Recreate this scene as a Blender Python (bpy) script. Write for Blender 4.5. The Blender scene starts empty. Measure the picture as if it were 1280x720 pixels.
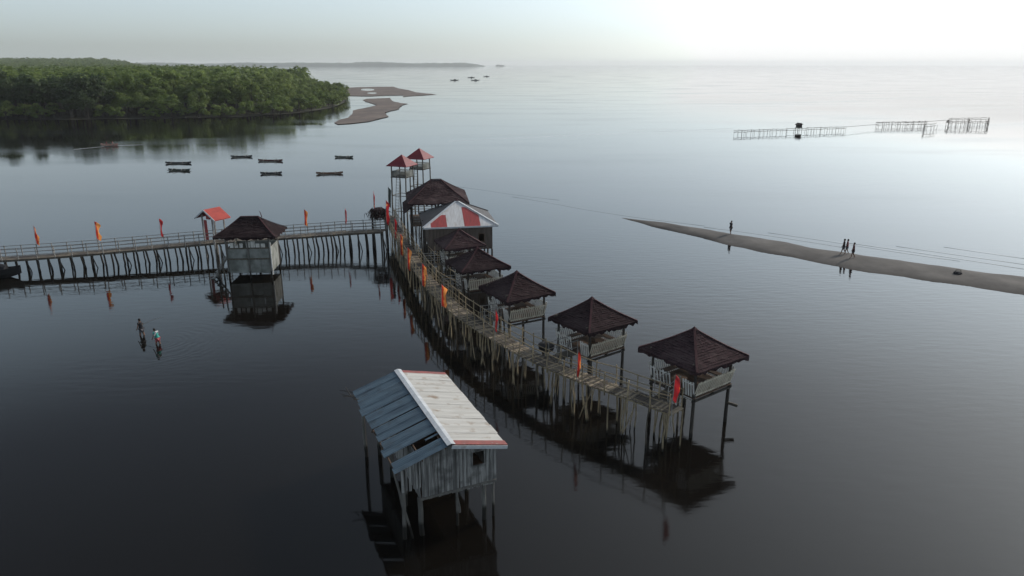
import bpy, bmesh, math, random
import numpy as np
from mathutils import Vector, Matrix, Euler

R = math.radians
rnd = random.Random(11)
scene = bpy.context.scene
col = scene.collection

# ------------------------------------------------------------------ camera
CAM_H = 20.0
FPX = 900.0                       # focal length in photo pixels (1280 wide)
PITCH = math.atan(280.0 / FPX)    # horizon lies 280 px above the picture centre
cam_d = bpy.data.cameras.new("camera")
cam = bpy.data.objects.new("camera", cam_d)
col.objects.link(cam)
cam.location = (0, 0, CAM_H)
cam.rotation_euler = (math.pi / 2 - PITCH, 0, 0)
cam_d.sensor_width = 36
cam_d.lens = FPX / 1280 * 36
cam_d.clip_start = 0.5
cam_d.clip_end = 90000
scene.camera = cam

# ------------------------------------------------------------------ sky, sun, exposure
SUN_AZ, SUN_EL = 51.0, 30.5       # azimuth to the right of straight ahead
w = bpy.data.worlds.new("World")
scene.world = w
w.use_nodes = True
nt = w.node_tree
sky = nt.nodes.new("ShaderNodeTexSky")
sky.sky_type = 'NISHITA'
sky.sun_disc = False
sky.sun_elevation = R(SUN_EL)
sky.sun_rotation = R(SUN_AZ)
sky.altitude = 0
sky.air_density = 0.9
sky.dust_density = 0.85
sky.ozone_density = 1.0
bg = nt.nodes["Background"]
hs = nt.nodes.new("ShaderNodeHueSaturation")
hs.inputs["Saturation"].default_value = 0.42
nt.links.new(sky.outputs[0], hs.inputs["Color"])
# the sky keeps its horizon colour below the horizon line
skc = nt.nodes.new("ShaderNodeTexCoord"); sks = nt.nodes.new("ShaderNodeSeparateXYZ"); skm = nt.nodes.new("ShaderNodeMath"); skj = nt.nodes.new("ShaderNodeCombineXYZ")
skm.operation = 'MAXIMUM'; skm.inputs[1].default_value = 0.022
nt.links.new(skc.outputs["Generated"], sks.inputs[0]); nt.links.new(sks.outputs[2], skm.inputs[0])
nt.links.new(sks.outputs[0], skj.inputs[0]); nt.links.new(sks.outputs[1], skj.inputs[1]); nt.links.new(skm.outputs[0], skj.inputs[2])
nt.links.new(skj.outputs[0], sky.inputs[0])
# a thin veil of high haze, brightest in the lower sky
tcw = nt.nodes.new("ShaderNodeTexCoord"); spw = nt.nodes.new("ShaderNodeSeparateXYZ")
nt.links.new(tcw.outputs["Generated"], spw.inputs[0])
veil = nt.nodes.new("ShaderNodeValToRGB")
veil.color_ramp.interpolation = 'EASE'
er = veil.color_ramp.elements
er[0].position = 0.0; er[0].color = (0.066, 0.07, 0.0745, 1)
er[1].position = 0.58; er[1].color = (0.0, 0.005, 0.012, 1)
e_ = er.new(0.26); e_.color = (0.36, 0.415, 0.46, 1)
e_ = er.new(0.11); e_.color = (0.285, 0.288, 0.29, 1)
e_ = er.new(0.42); e_.color = (0.0, 0.006, 0.016, 1)
nt.links.new(spw.outputs[2], veil.inputs[0])
vm = nt.nodes.new("ShaderNodeVectorMath"); vm.operation = 'MULTIPLY_ADD'
vm.inputs[1].default_value = (9.4, 10, 10.1)
nt.links.new(veil.outputs[0], vm.inputs[0]); nt.links.new(hs.outputs[0], vm.inputs[2])
# the haze scatters forward: a broad pale glow round the sun
sdir = (math.sin(R(SUN_AZ)) * math.cos(R(SUN_EL)), math.cos(R(SUN_AZ)) * math.cos(R(SUN_EL)), math.sin(R(SUN_EL)))
gd = nt.nodes.new("ShaderNodeVectorMath"); gd.operation = 'DOT_PRODUCT'; gd.inputs[1].default_value = sdir
nt.links.new(tcw.outputs["Generated"], gd.inputs[0])
gm = nt.nodes.new("ShaderNodeMath"); gm.operation = 'MAXIMUM'; gm.inputs[1].default_value = 0.0; nt.links.new(gd.outputs["Value"], gm.inputs[0])
gp = nt.nodes.new("ShaderNodeMath"); gp.operation = 'POWER'; gp.inputs[1].default_value = 5.2; nt.links.new(gm.outputs[0], gp.inputs[0])
gs = nt.nodes.new("ShaderNodeVectorMath"); gs.operation = 'SCALE'; gs.inputs[0].default_value = (10.5, 10, 9.55)
gk = nt.nodes.new("ShaderNodeMath"); gk.operation = 'MULTIPLY'; gk.inputs[1].default_value = 1.3; nt.links.new(gp.outputs[0], gk.inputs[0]); nt.links.new(gk.outputs[0], gs.inputs["Scale"])
ga = nt.nodes.new("ShaderNodeVectorMath"); ga.operation = 'ADD'; nt.links.new(vm.outputs[0], ga.inputs[0]); nt.links.new(gs.outputs[0], ga.inputs[1])
tint = nt.nodes.new("ShaderNodeVectorMath"); tint.operation = 'MULTIPLY'; tint.inputs[1].default_value = (0.912, 0.995, 1.045)
# the lowest sky is thick haze and never brighter than a certain white
lr = nt.nodes.new("ShaderNodeMapRange"); lr.inputs[1].default_value = 0.05; lr.inputs[2].default_value = 0.34; lr.inputs[3].default_value = 11.5; lr.inputs[4].default_value = 70.0
nt.links.new(spw.outputs[2], lr.inputs[0])
lm = nt.nodes.new("ShaderNodeVectorMath"); lm.operation = 'MINIMUM'
lw = nt.nodes.new("ShaderNodeVectorMath"); lw.operation = 'SCALE'; lw.inputs[0].default_value = (1.095, 1.01, 0.955); nt.links.new(lr.outputs[0], lw.inputs["Scale"])
nt.links.new(ga.outputs[0], lm.inputs[0]); nt.links.new(lw.outputs[0], lm.inputs[1])
nt.links.new(lm.outputs[0], tint.inputs[0])
nt.links.new(tint.outputs[0], bg.inputs[0])
bg.inputs[1].default_value = 0.0915
sun_d = bpy.data.lights.new("sun", 'SUN')
sun_d.energy = 2.5
sun_d.angle = R(6)
sun_d.color = (1.0, 0.9, 0.78)
sun = bpy.data.objects.new("sun", sun_d)
col.objects.link(sun)
sd = Vector((math.sin(R(SUN_AZ)) * math.cos(R(SUN_EL)), math.cos(R(SUN_AZ)) * math.cos(R(SUN_EL)), math.sin(R(SUN_EL))))
sun.rotation_euler = sd.to_track_quat('Z', 'Y').to_euler()
sun.location = sd * 100
vs = scene.view_settings
vs.view_transform = 'Standard'
vs.look = 'None'
vs.exposure = 0.0
vs.gamma = 1.0
vs.use_curve_mapping = False
scene.cycles.volume_bounces = 1
scene.cycles.max_bounces = 6
scene.cycles.use_denoising = True

# ------------------------------------------------------------------ helpers
def at(u, v, h=0.0):
    """photo pixel (1280x720) at height h above the water -> world point"""
    x = (u - 640) / FPX
    y = (360 - v) / FPX
    d = Vector((x, math.cos(PITCH) + y * math.sin(PITCH), -math.sin(PITCH) + y * math.cos(PITCH)))
    t = (h - CAM_H) / d.z
    return Vector((0, 0, CAM_H)) + d * t

def tag(o, label=None, cat=None, group=None, kind=None):
    if label: o["label"] = label
    if cat: o["category"] = cat
    if group: o["group"] = group
    if kind: o["kind"] = kind
    return o

def thing(name, label, cat, loc=(0, 0, 0), rz=0.0, group=None):
    o = bpy.data.objects.new(name, None)
    col.objects.link(o)
    o.location = loc
    o.rotation_euler = (0, 0, rz)
    o.empty_display_size = 0.3
    return tag(o, label, cat, group)

class MB:
    def __init__(s):
        s.v = []; s.f = []; s.m = []; s.sm = False
    def add(s, vs, fs, m=0):
        b = len(s.v)
        s.v += [tuple(p) for p in vs]
        s.f += [tuple(i + b for i in f) for f in fs]
        s.m += [m] * len(fs)
    def box(s, c, size, rz=0.0, m=0, rot=None):
        hx, hy, hz = size[0] / 2, size[1] / 2, size[2] / 2
        M = rot if rot is not None else Matrix.Rotation(rz, 3, 'Z')
        c = Vector(c)
        vs = [c + M @ Vector((x, y, z)) for x in (-hx, hx) for y in (-hy, hy) for z in (-hz, hz)]
        s.add(vs, [(0, 1, 3, 2), (4, 6, 7, 5), (0, 4, 5, 1), (2, 3, 7, 6), (0, 2, 6, 4), (1, 5, 7, 3)], m)
    def bar(s, p, q, wd, th, m=0, up=(0, 0, 1)):
        p, q = Vector(p), Vector(q)
        d = (q - p)
        L = d.length
        if L < 1e-6: return
        d /= L
        up = Vector(up)
        side = d.cross(up)
        if side.length < 1e-3: side = d.cross(Vector((1, 0, 0)))
        side.normalize()
        u2 = side.cross(d)
        M = Matrix((d, side, u2)).transposed()
        s.box((p + q) / 2, (L, wd, th), rot=M, m=m)
    def tube(s, pts, rads, n=6, m=0, cap=True):
        pts = [Vector(p) for p in pts]
        if not hasattr(rads, '__len__'): rads = [rads] * len(pts)
        rings = []
        prev = None
        for i, p in enumerate(pts):
            d = (pts[min(i + 1, len(pts) - 1)] - pts[max(i - 1, 0)]).normalized()
            if prev is None:
                a = d.cross(Vector((0, 0, 1)))
                if a.length < 1e-3: a = d.cross(Vector((1, 0, 0)))
            else:
                a = prev - d * prev.dot(d)
            a.normalize(); prev = a
            b = d.cross(a)
            rings.append([p + (a * math.cos(2 * math.pi * k / n) + b * math.sin(2 * math.pi * k / n)) * rads[i] for k in range(n)])
        vs = [p for r in rings for p in r]
        fs = []
        for i in range(len(rings) - 1):
            for k in range(n):
                k2 = (k + 1) % n
                fs.append((i * n + k, i * n + k2, (i + 1) * n + k2, (i + 1) * n + k))
        if cap:
            fs.append(tuple(range(n - 1, -1, -1)))
            e = (len(rings) - 1) * n
            fs.append(tuple(e + k for k in range(n)))
        s.add(vs, fs, m)
    def ellipsoid(s, c, r, nu=8, nv=6, m=0):
        c = Vector(c)
        vs = [c + Vector((0, 0, -r[2]))]
        for j in range(1, nv):
            ph = -math.pi / 2 + math.pi * j / nv
            for i in range(nu):
                th = 2 * math.pi * i / nu
                vs.append(c + Vector((r[0] * math.cos(ph) * math.cos(th), r[1] * math.cos(ph) * math.sin(th), r[2] * math.sin(ph))))
        vs.append(c + Vector((0, 0, r[2])))
        fs = [(0, 1 + (i + 1) % nu, 1 + i) for i in range(nu)]
        for j in range(nv - 2):
            for i in range(nu):
                a = 1 + j * nu + i; b = 1 + j * nu + (i + 1) % nu
                fs.append((a, b, b + nu, a + nu))
        e = len(vs) - 1; o = 1 + (nv - 2) * nu
        fs += [(o + i, o + (i + 1) % nu, e) for i in range(nu)]
        s.add(vs, fs, m)
    def build(s, name, mats, parent=None, smooth=False):
        me = bpy.data.meshes.new(name)
        me.from_pydata(s.v, [], s.f)
        if not isinstance(mats, (list, tuple)): mats = [mats]
        for mt in mats: me.materials.append(mt)
        if len(mats) > 1: me.polygons.foreach_set("material_index", s.m)
        if smooth: me.polygons.foreach_set("use_smooth", [True] * len(me.polygons))
        me.update()
        o = bpy.data.objects.new(name, me)
        col.objects.link(o)
        if parent: o.parent = parent
        return o

def np_mesh(name, verts, quads, mats, parent=None, tone=None):
    me = bpy.data.meshes.new(name)
    nv, nf = len(verts), len(quads)
    me.vertices.add(nv)
    me.vertices.foreach_set("co", np.asarray(verts, dtype=np.float32).ravel())
    me.loops.add(nf * 4)
    me.loops.foreach_set("vertex_index", np.asarray(quads, dtype=np.int32).ravel())
    me.polygons.add(nf)
    me.polygons.foreach_set("loop_start", np.arange(0, nf * 4, 4, dtype=np.int32))
    me.polygons.foreach_set("loop_total", np.full(nf, 4, dtype=np.int32))
    for m in mats: me.materials.append(m)
    if tone is not None:
        a = me.attributes.new("tone", 'FLOAT', 'POINT')
        a.data.foreach_set("value", np.asarray(tone, dtype=np.float32))
    me.update(calc_edges=True)
    o = bpy.data.objects.new(name, me)
    col.objects.link(o)
    if parent: o.parent = parent
    return o

def children_of(o):
    return list(o.children)

def copy_tree(o, parent=None):
    c = o.copy()
    col.objects.link(c)
    c.parent = parent
    for ch in children_of(o):
        copy_tree(ch, c)
    return c

# ------------------------------------------------------------------ materials
def mat(name, c1, c2=None, rough=0.8, scale=(4, 4, 4), detail=6, lo=0.35, hi=0.65, bump=0.0, bscale=None, metallic=0.0, spec=0.3,
        wet=None, wetcol=(0.018, 0.017, 0.014), c3=None, s3=1.0, lo3=0.5, hi3=0.62, wave=None, vary=0.0, translucent=0.0):
    m = bpy.data.materials.new(name)
    m.use_nodes = True
    n = m.node_tree.nodes; l = m.node_tree.links
    b = n["Principled BSDF"]
    b.inputs["Roughness"].default_value = rough
    b.inputs["Metallic"].default_value = metallic
    b.inputs["Specular IOR Level"].default_value = spec
    tc = n.new("ShaderNodeTexCoord")
    mp = n.new("ShaderNodeMapping")
    l.new(tc.outputs["Object"], mp.inputs[0])
    mp.inputs["Scale"].default_value = scale
    nz = n.new("ShaderNodeTexNoise")
    nz.inputs["Scale"].default_value = 1.0
    nz.inputs["Detail"].default_value = detail
    nz.inputs["Roughness"].default_value = 0.65
    l.new(mp.outputs[0], nz.inputs["Vector"])
    oi = n.new("ShaderNodeObjectInfo")
    if c2 is None: c2 = tuple(x * 0.6 for x in c1)
    mr = n.new("ShaderNodeMapRange")
    mr.inputs[1].default_value = lo; mr.inputs[2].default_value = hi
    l.new(nz.outputs[0], mr.inputs[0])
    mx = n.new("ShaderNodeMix"); mx.data_type = 'RGBA'
    mx.inputs[6].default_value = (*c1, 1); mx.inputs[7].default_value = (*c2, 1)
    l.new(mr.outputs[0], mx.inputs[0])
    out = mx.outputs[2]
    if c3 is not None:
        n3 = n.new("ShaderNodeTexNoise"); n3.inputs["Scale"].default_value = s3; n3.inputs["Detail"].default_value = 5
        l.new(tc.outputs["Object"], n3.inputs["Vector"])
        m3 = n.new("ShaderNodeMapRange"); m3.inputs[1].default_value = lo3; m3.inputs[2].default_value = hi3
        l.new(n3.outputs[0], m3.inputs[0])
        x3 = n.new("ShaderNodeMix"); x3.data_type = 'RGBA'
        l.new(m3.outputs[0], x3.inputs[0]); l.new(out, x3.inputs[6]); x3.inputs[7].default_value = (*c3, 1)
        out = x3.outputs[2]
    if vary > 0:
        hv = n.new("ShaderNodeHueSaturation")
        v1 = n.new("ShaderNodeMapRange"); v1.inputs[3].default_value = 1 - vary; v1.inputs[4].default_value = 1 + vary
        l.new(oi.outputs["Random"], v1.inputs[0]); l.new(v1.outputs[0], hv.inputs["Value"])
        l.new(out, hv.inputs["Color"]); out = hv.outputs[0]
    if wet is not None:        # algae and wet wood up to the tide line
        g = n.new("ShaderNodeNewGeometry"); sp = n.new("ShaderNodeSeparateXYZ")
        l.new(g.outputs["Position"], sp.inputs[0])
        ad = n.new("ShaderNodeMath"); ad.operation = 'ADD'
        l.new(sp.outputs[2], ad.inputs[0])
        ms = n.new("ShaderNodeMath"); ms.operation = 'MULTIPLY'; ms.inputs[1].default_value = 0.5
        l.new(nz.outputs[0], ms.inputs[0]); l.new(ms.outputs[0], ad.inputs[1])
        wr = n.new("ShaderNodeMapRange"); wr.inputs[1].default_value = wet + 0.1; wr.inputs[2].default_value = wet + 0.3
        l.new(ad.outputs[0], wr.inputs[0])
        xw = n.new("ShaderNodeMix"); xw.data_type = 'RGBA'
        l.new(wr.outputs[0], xw.inputs[0]); xw.inputs[6].default_value = (*wetcol, 1); l.new(out, xw.inputs[7])
        out = xw.outputs[2]
    l.new(out, b.inputs["Base Color"])
    hgt = None
    if bump > 0:
        bp = n.new("ShaderNodeBump"); bp.inputs["Strength"].default_value = min(1, bump); bp.inputs["Distance"].default_value = 0.03
        if wave:
            wv = n.new("ShaderNodeTexWave"); wv.wave_type = 'BANDS'; wv.bands_direction = wave[0]
            wv.inputs["Scale"].default_value = wave[1]
            l.new(tc.outputs["Object"], wv.inputs["Vector"]); hgt = wv.outputs[1]
        else:
            hgt = nz.outputs[0]
        l.new(hgt, bp.inputs["Height"]); l.new(bp.outputs[0], b.inputs["Normal"])
    if translucent > 0:
        tr = n.new("ShaderNodeBsdfTranslucent"); l.new(out, tr.inputs[0])
        ms2 = n.new("ShaderNodeMixShader"); ms2.inputs[0].default_value = translucent
        l.new(b.outputs[0], ms2.inputs[1]); l.new(tr.outputs[0], ms2.inputs[2])
        l.new(ms2.outputs[0], n["Material Output"].inputs["Surface"])
    return m

M = {}
M['thatch'] = mat('thatch', (0.042, 0.024, 0.027), (0.014, 0.010, 0.011), 0.95, (8, 8, 3), bump=1.0, spec=0.1, c3=(0.082, 0.058, 0.058), s3=0.75, lo3=0.46, hi3=0.78, vary=0.4)
M['hip'] = mat('ridge_cap', (0.075, 0.030, 0.034), (0.036, 0.018, 0.021), 0.8, (5, 5, 5), bump=0.3, spec=0.2)
M['bamboo'] = mat('bamboo', (0.42, 0.335, 0.215), (0.20, 0.16, 0.105), 0.75, (6, 6, 2), vary=0.3, wet=0.25, bump=0.2)
M['pole'] = mat('weathered_pole', (0.15, 0.13, 0.10), (0.07, 0.06, 0.05), 0.85, (7, 7, 1.5), vary=0.3, wet=0.3, bump=0.3)
M['dark_pole'] = mat('dark_wet_pole', (0.07, 0.062, 0.052), (0.035, 0.031, 0.028), 0.85, (7, 7, 1.5), vary=0.25, wet=0.3, bump=0.3)
M['deck'] = mat('deck_slats', (0.20, 0.17, 0.13), (0.09, 0.078, 0.065), 0.85, (3, 3, 3), bump=0.4, c3=(0.06, 0.052, 0.048), s3=0.5, lo3=0.45, hi3=0.65)
M['deck_pale'] = mat('pale_deck_slats', (0.34, 0.28, 0.20), (0.20, 0.165, 0.125), 0.85, (3, 3, 3), bump=0.4)
M['deck_dark'] = mat('dark_deck_slats', (0.10, 0.082, 0.066), (0.055, 0.046, 0.04), 0.85, (3, 3, 3), bump=0.4)
M['rail_pale'] = mat('pale_rail', (0.34, 0.33, 0.31), (0.20, 0.19, 0.18), 0.75, (4, 4, 4), vary=0.15)
M['white'] = mat('weathered_white', (0.80, 0.79, 0.76), (0.58, 0.55, 0.50), 0.7, (3, 3, 1.2), c3=(0.22, 0.19, 0.15), s3=2.2, lo3=0.58, hi3=0.75, vary=0.08)
M['cream'] = mat('weathered_cream', (0.62, 0.58, 0.48), (0.45, 0.40, 0.32), 0.7, (3, 3, 1.2), c3=(0.2, 0.16, 0.11), s3=2.0, lo3=0.56, hi3=0.75, vary=0.08)
M['brown'] = mat('brown_board', (0.14, 0.09, 0.06), (0.07, 0.045, 0.032), 0.8, (2, 2, 6), bump=0.3)
M['cloth_dark'] = mat('dark_cloth', (0.03, 0.03, 0.035), (0.018, 0.018, 0.02), 0.9)
M['red_roof'] = mat('red_sheet', (0.24, 0.026, 0.036), (0.14, 0.02, 0.028), 0.5, (1, 1, 4), bump=0.5, wave=('X', 3.0))
M['orange_roof'] = mat('orange_red_sheet', (0.50, 0.075, 0.05), (0.36, 0.05, 0.04), 0.5, (1, 1, 4), bump=0.5, wave=('Y', 3.0))
M['stripe_red'] = mat('striped_sheet_red', (0.40, 0.06, 0.06), (0.26, 0.055, 0.052), 0.55, (5, .8, .8), bump=0.25, wave=('X', 2.2))
M['stripe_white'] = mat('striped_sheet_white', (0.66, 0.66, 0.66), (0.52, 0.50, 0.49), 0.55, (6, .8, .8), bump=0.25, wave=('X', 2.2), c3=(0.40, 0.33, 0.26), s3=1.4, lo3=0.55, hi3=0.75)
M['dark_sheet'] = mat('dark_sheet', (0.055, 0.052, 0.056), (0.032, 0.03, 0.034), 0.75, (1, 1, 3), bump=0.5, wave=('Y', 2.2))
M['grey_sheet'] = mat('grey_sheet', (0.085, 0.08, 0.082), (0.05, 0.047, 0.05), 0.6, (1.5, 1.5, 3), bump=0.5, wave=('Y', 2.2))
M['house_wall'] = mat('brown_sheet_wall', (0.17, 0.135, 0.115), (0.085, 0.07, 0.06), 0.7, (5, 5, 0.7), bump=0.8, wave=('X', 2.2))
M['barn_white'] = mat('whitewashed_tin', (0.57, 0.56, 0.53), (0.42, 0.405, 0.375), 0.6, (0.35, 4.5, 1), detail=8, bump=0.6, wave=('Y', 2.6), c3=(0.27, 0.205, 0.15), s3=1.7, lo3=0.55, hi3=0.72)
M['barn_blue'] = mat('blue_grey_tin', (0.095, 0.145, 0.185), (0.055, 0.085, 0.115), 0.55, (0.6, 3.0, 1), detail=8, bump=0.6, wave=('Y', 2.6), c3=(0.05, 0.066, 0.08), s3=1.3, lo3=0.55, hi3=0.75)
M['barn_red'] = mat('faded_red_trim', (0.30, 0.085, 0.075), (0.20, 0.07, 0.062), 0.6, (3, 3, 3), c3=(0.36, 0.25, 0.22), s3=3, lo3=0.6, hi3=0.75)
M['ridge_white'] = mat('pale_ridge_sheet', (0.60, 0.62, 0.64), (0.46, 0.48, 0.50), 0.5, (3, 3, 3), c3=(0.3, 0.24, 0.19), s3=2, lo3=0.62, hi3=0.8)
M['barn_board'] = mat('grey_board', (0.34, 0.335, 0.32), (0.12, 0.117, 0.112), 0.85, (9, 9, 0.45), detail=8, lo=0.42, hi=0.6, bump=0.5, c3=(0.08, 0.078, 0.075), s3=1.6, lo3=0.55, hi3=0.75)
M['barn_post'] = mat('grey_post', (0.20, 0.19, 0.175), (0.10, 0.095, 0.085), 0.85, (6, 6, 1), wet=0.75, bump=0.4, vary=0.15)
M['hut_wall'] = mat('pale_wall_sheet', (0.32, 0.33, 0.31), (0.20, 0.21, 0.195), 0.8, (1.2, 1.2, 0.8), c3=(0.12, 0.125, 0.11), s3=0.9, lo3=0.5, hi3=0.7, wet=0.5)
M['sand'] = mat('wet_sand', (0.130, 0.121, 0.113), (0.068, 0.064, 0.062), 0.9, (0.35, 0.35, 1), detail=10, bump=0.3, c3=(0.07, 0.064, 0.06), s3=0.12, lo3=0.42, hi3=0.65, wet=0.10, wetcol=(0.06, 0.053, 0.048))
M['sand_brown'] = mat('brown_sand', (0.20, 0.155, 0.13), (0.10, 0.08, 0.07), 0.9, (0.12, 0.12, 1), detail=10, bump=0.3, c3=(0.115, 0.092, 0.082), s3=0.05, lo3=0.42, hi3=0.65, wet=0.10, wetcol=(0.06, 0.053, 0.048))
M['mud'] = mat('shore_mud', (0.05, 0.05, 0.03), (0.03, 0.03, 0.02), 0.9, (0.1, 0.1, 0.1))
M['hill'] = mat('wooded_slope', (0.10, 0.125, 0.10), (0.06, 0.08, 0.065), 0.95, (0.01, 0.01, 0.03))
M['bark'] = mat('bark', (0.075, 0.062, 0.05), (0.04, 0.034, 0.028), 0.9, (3, 3, 1), vary=0.2)
M['hull_dark'] = mat('dark_hull_paint', (0.045, 0.05, 0.055), (0.025, 0.027, 0.03), 0.6, (2, 2, 2), vary=0.25)
M['hull_brown'] = mat('brown_hull_paint', (0.22, 0.12, 0.08), (0.13, 0.075, 0.05), 0.6, (2, 2, 2))
M['hull_red'] = mat('dull_red_hull_paint', (0.13, 0.045, 0.04), (0.07, 0.03, 0.03), 0.6, (2, 2, 2))
M['hull_green'] = mat('dull_green_hull_paint', (0.06, 0.085, 0.07), (0.035, 0.05, 0.045), 0.6, (2, 2, 2))
M['hull_black'] = mat('black_hull', (0.022, 0.021, 0.022), (0.012, 0.012, 0.013), 0.7, (2, 2, 2))
M['hull_pink'] = mat('pale_pink_hull', (0.55, 0.32, 0.26), (0.42, 0.22, 0.18), 0.6, (2, 2, 2))
M['float'] = mat('bamboo_float', (0.20, 0.20, 0.18), (0.11, 0.11, 0.10), 0.7, (3, 3, 3), vary=0.2)
M['skin'] = mat('skin', (0.22, 0.12, 0.075), (0.17, 0.09, 0.06), 0.6, (5, 5, 5))
M['hair'] = mat('hair', (0.012, 0.010, 0.010), (0.02, 0.017, 0.015), 0.6)
M['eye'] = mat('eye_white', (0.6, 0.58, 0.55), (0.5, 0.48, 0.45), 0.4)
M['black_cloth'] = mat('black_shirt', (0.02, 0.02, 0.024), (0.03, 0.03, 0.034), 0.9)
M['red_cloth'] = mat('red_shirt', (0.22, 0.035, 0.045), (0.15, 0.025, 0.035), 0.9)
M['maroon_cloth'] = mat('maroon_shirt', (0.13, 0.03, 0.04), (0.09, 0.022, 0.03), 0.9)
M['green_cloth'] = mat('teal_shirt', (0.06, 0.36, 0.30), (0.04, 0.26, 0.22), 0.9)
M['white_cloth'] = mat('white_towel', (0.6, 0.6, 0.6), (0.5, 0.5, 0.5), 0.9)
M['pink_cloth'] = mat('pinkish_shorts', (0.38, 0.09, 0.10), (0.28, 0.07, 0.08), 0.9)
M['grey_cloth'] = mat('grey_shorts', (0.10, 0.10, 0.11), (0.07, 0.07, 0.08), 0.9)
M['stick'] = mat('stick', (0.3, 0.26, 0.2), (0.2, 0.17, 0.13), 0.8)
def flag_mat(name, red, org, cut):
    m = mat(name, red, tuple(x * .8 for x in red), 0.75, (3, 3, 2), translucent=0.45, vary=0.28)
    n = m.node_tree.nodes; l = m.node_tree.links
    b = n["Principled BSDF"]; src = b.inputs["Base Color"].links[0].from_socket
    tc = [x for x in n if x.type == 'TEX_COORD'][0]; nz = [x for x in n if x.type == 'TEX_NOISE'][0]
    sp = n.new("ShaderNodeSeparateXYZ"); l.new(tc.outputs["Object"], sp.inputs[0])
    ma = n.new("ShaderNodeMath"); ma.operation = 'MULTIPLY_ADD'; ma.inputs[1].default_value = 0.55; l.new(nz.outputs[0], ma.inputs[0]); l.new(sp.outputs[0], ma.inputs[2])
    mr = n.new("ShaderNodeMapRange"); mr.inputs[1].default_value = cut; mr.inputs[2].default_value = cut + 0.08; l.new(ma.outputs[0], mr.inputs[0])
    mx = n.new("ShaderNodeMix"); mx.data_type = 'RGBA'; l.new(mr.outputs[0], mx.inputs[0]); l.new(src, mx.inputs[6]); mx.inputs[7].default_value = (*org, 1)
    l.new(mx.outputs[2], b.inputs["Base Color"])
    tr = [x for x in n if x.type == 'BSDF_TRANSLUCENT'][0]; l.new(mx.outputs[2], tr.inputs[0])
    return m
M['flag'] = flag_mat('flag_cloth', (0.58, 0.045, 0.03), (0.95, 0.36, 0.10), 0.44)
M['flag_dark'] = mat('dark_flag_cloth', (0.04, 0.055, 0.05), (0.025, 0.035, 0.035), 0.8, translucent=0.2)
M['flag_red'] = mat('deep_red_flag_cloth', (0.50, 0.03, 0.035), (0.38, 0.025, 0.03), 0.75, c3=(0.85, 0.30, 0.07), s3=3.0, lo3=0.60, hi3=0.68, translucent=0.4)

def leaf_mat(name, ca, cb, cc):
    m = bpy.data.materials.new(name); m.use_nodes = True
    n = m.node_tree.nodes; l = m.node_tree.links
    b = n["Principled BSDF"]; b.inputs["Roughness"].default_value = 0.6; b.inputs["Specular IOR Level"].default_value = 0.25
    a = n.new("ShaderNodeAttribute"); a.attribute_name = "tone"
    oi = n.new("ShaderNodeObjectInfo")
    x1 = n.new("ShaderNodeMix"); x1.data_type = 'RGBA'
    x1.inputs[6].default_value = (*ca, 1); x1.inputs[7].default_value = (*cb, 1); l.new(a.outputs["Fac"], x1.inputs[0])
    x2 = n.new("ShaderNodeMix"); x2.data_type = 'RGBA'; l.new(x1.outputs[2], x2.inputs[6]); x2.inputs[7].default_value = (*cc, 1)
    mr = n.new("ShaderNodeMapRange"); mr.inputs[1].default_value = 0.3; mr.inputs[2].default_value = 1.0; mr.inputs[3].default_value = 0; mr.inputs[4].default_value = 0.75
    l.new(oi.outputs["Random"], mr.inputs[0]); l.new(mr.outputs[0], x2.inputs[0])
    l.new(x2.outputs[2], b.inputs["Base Color"])
    tr = n.new("ShaderNodeBsdfTranslucent"); l.new(x2.outputs[2], tr.inputs[0])
    ms = n.new("ShaderNodeMixShader"); ms.inputs[0].default_value = 0.5
    l.new(b.outputs[0], ms.inputs[1]); l.new(tr.outputs[0], ms.inputs[2]); l.new(ms.outputs[0], n["Material Output"].inputs["Surface"])
    return m
M['leaf'] = leaf_mat('leaves', (0.095, 0.145, 0.04), (0.21, 0.265, 0.08), (0.14, 0.20, 0.05))
M['leaf_shaded'] = leaf_mat('shaded_leaves', (0.045, 0.070, 0.032), (0.075, 0.11, 0.045), (0.06, 0.09, 0.035))  # leaf colour darkened to imitate the shade on the forest's left front

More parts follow.
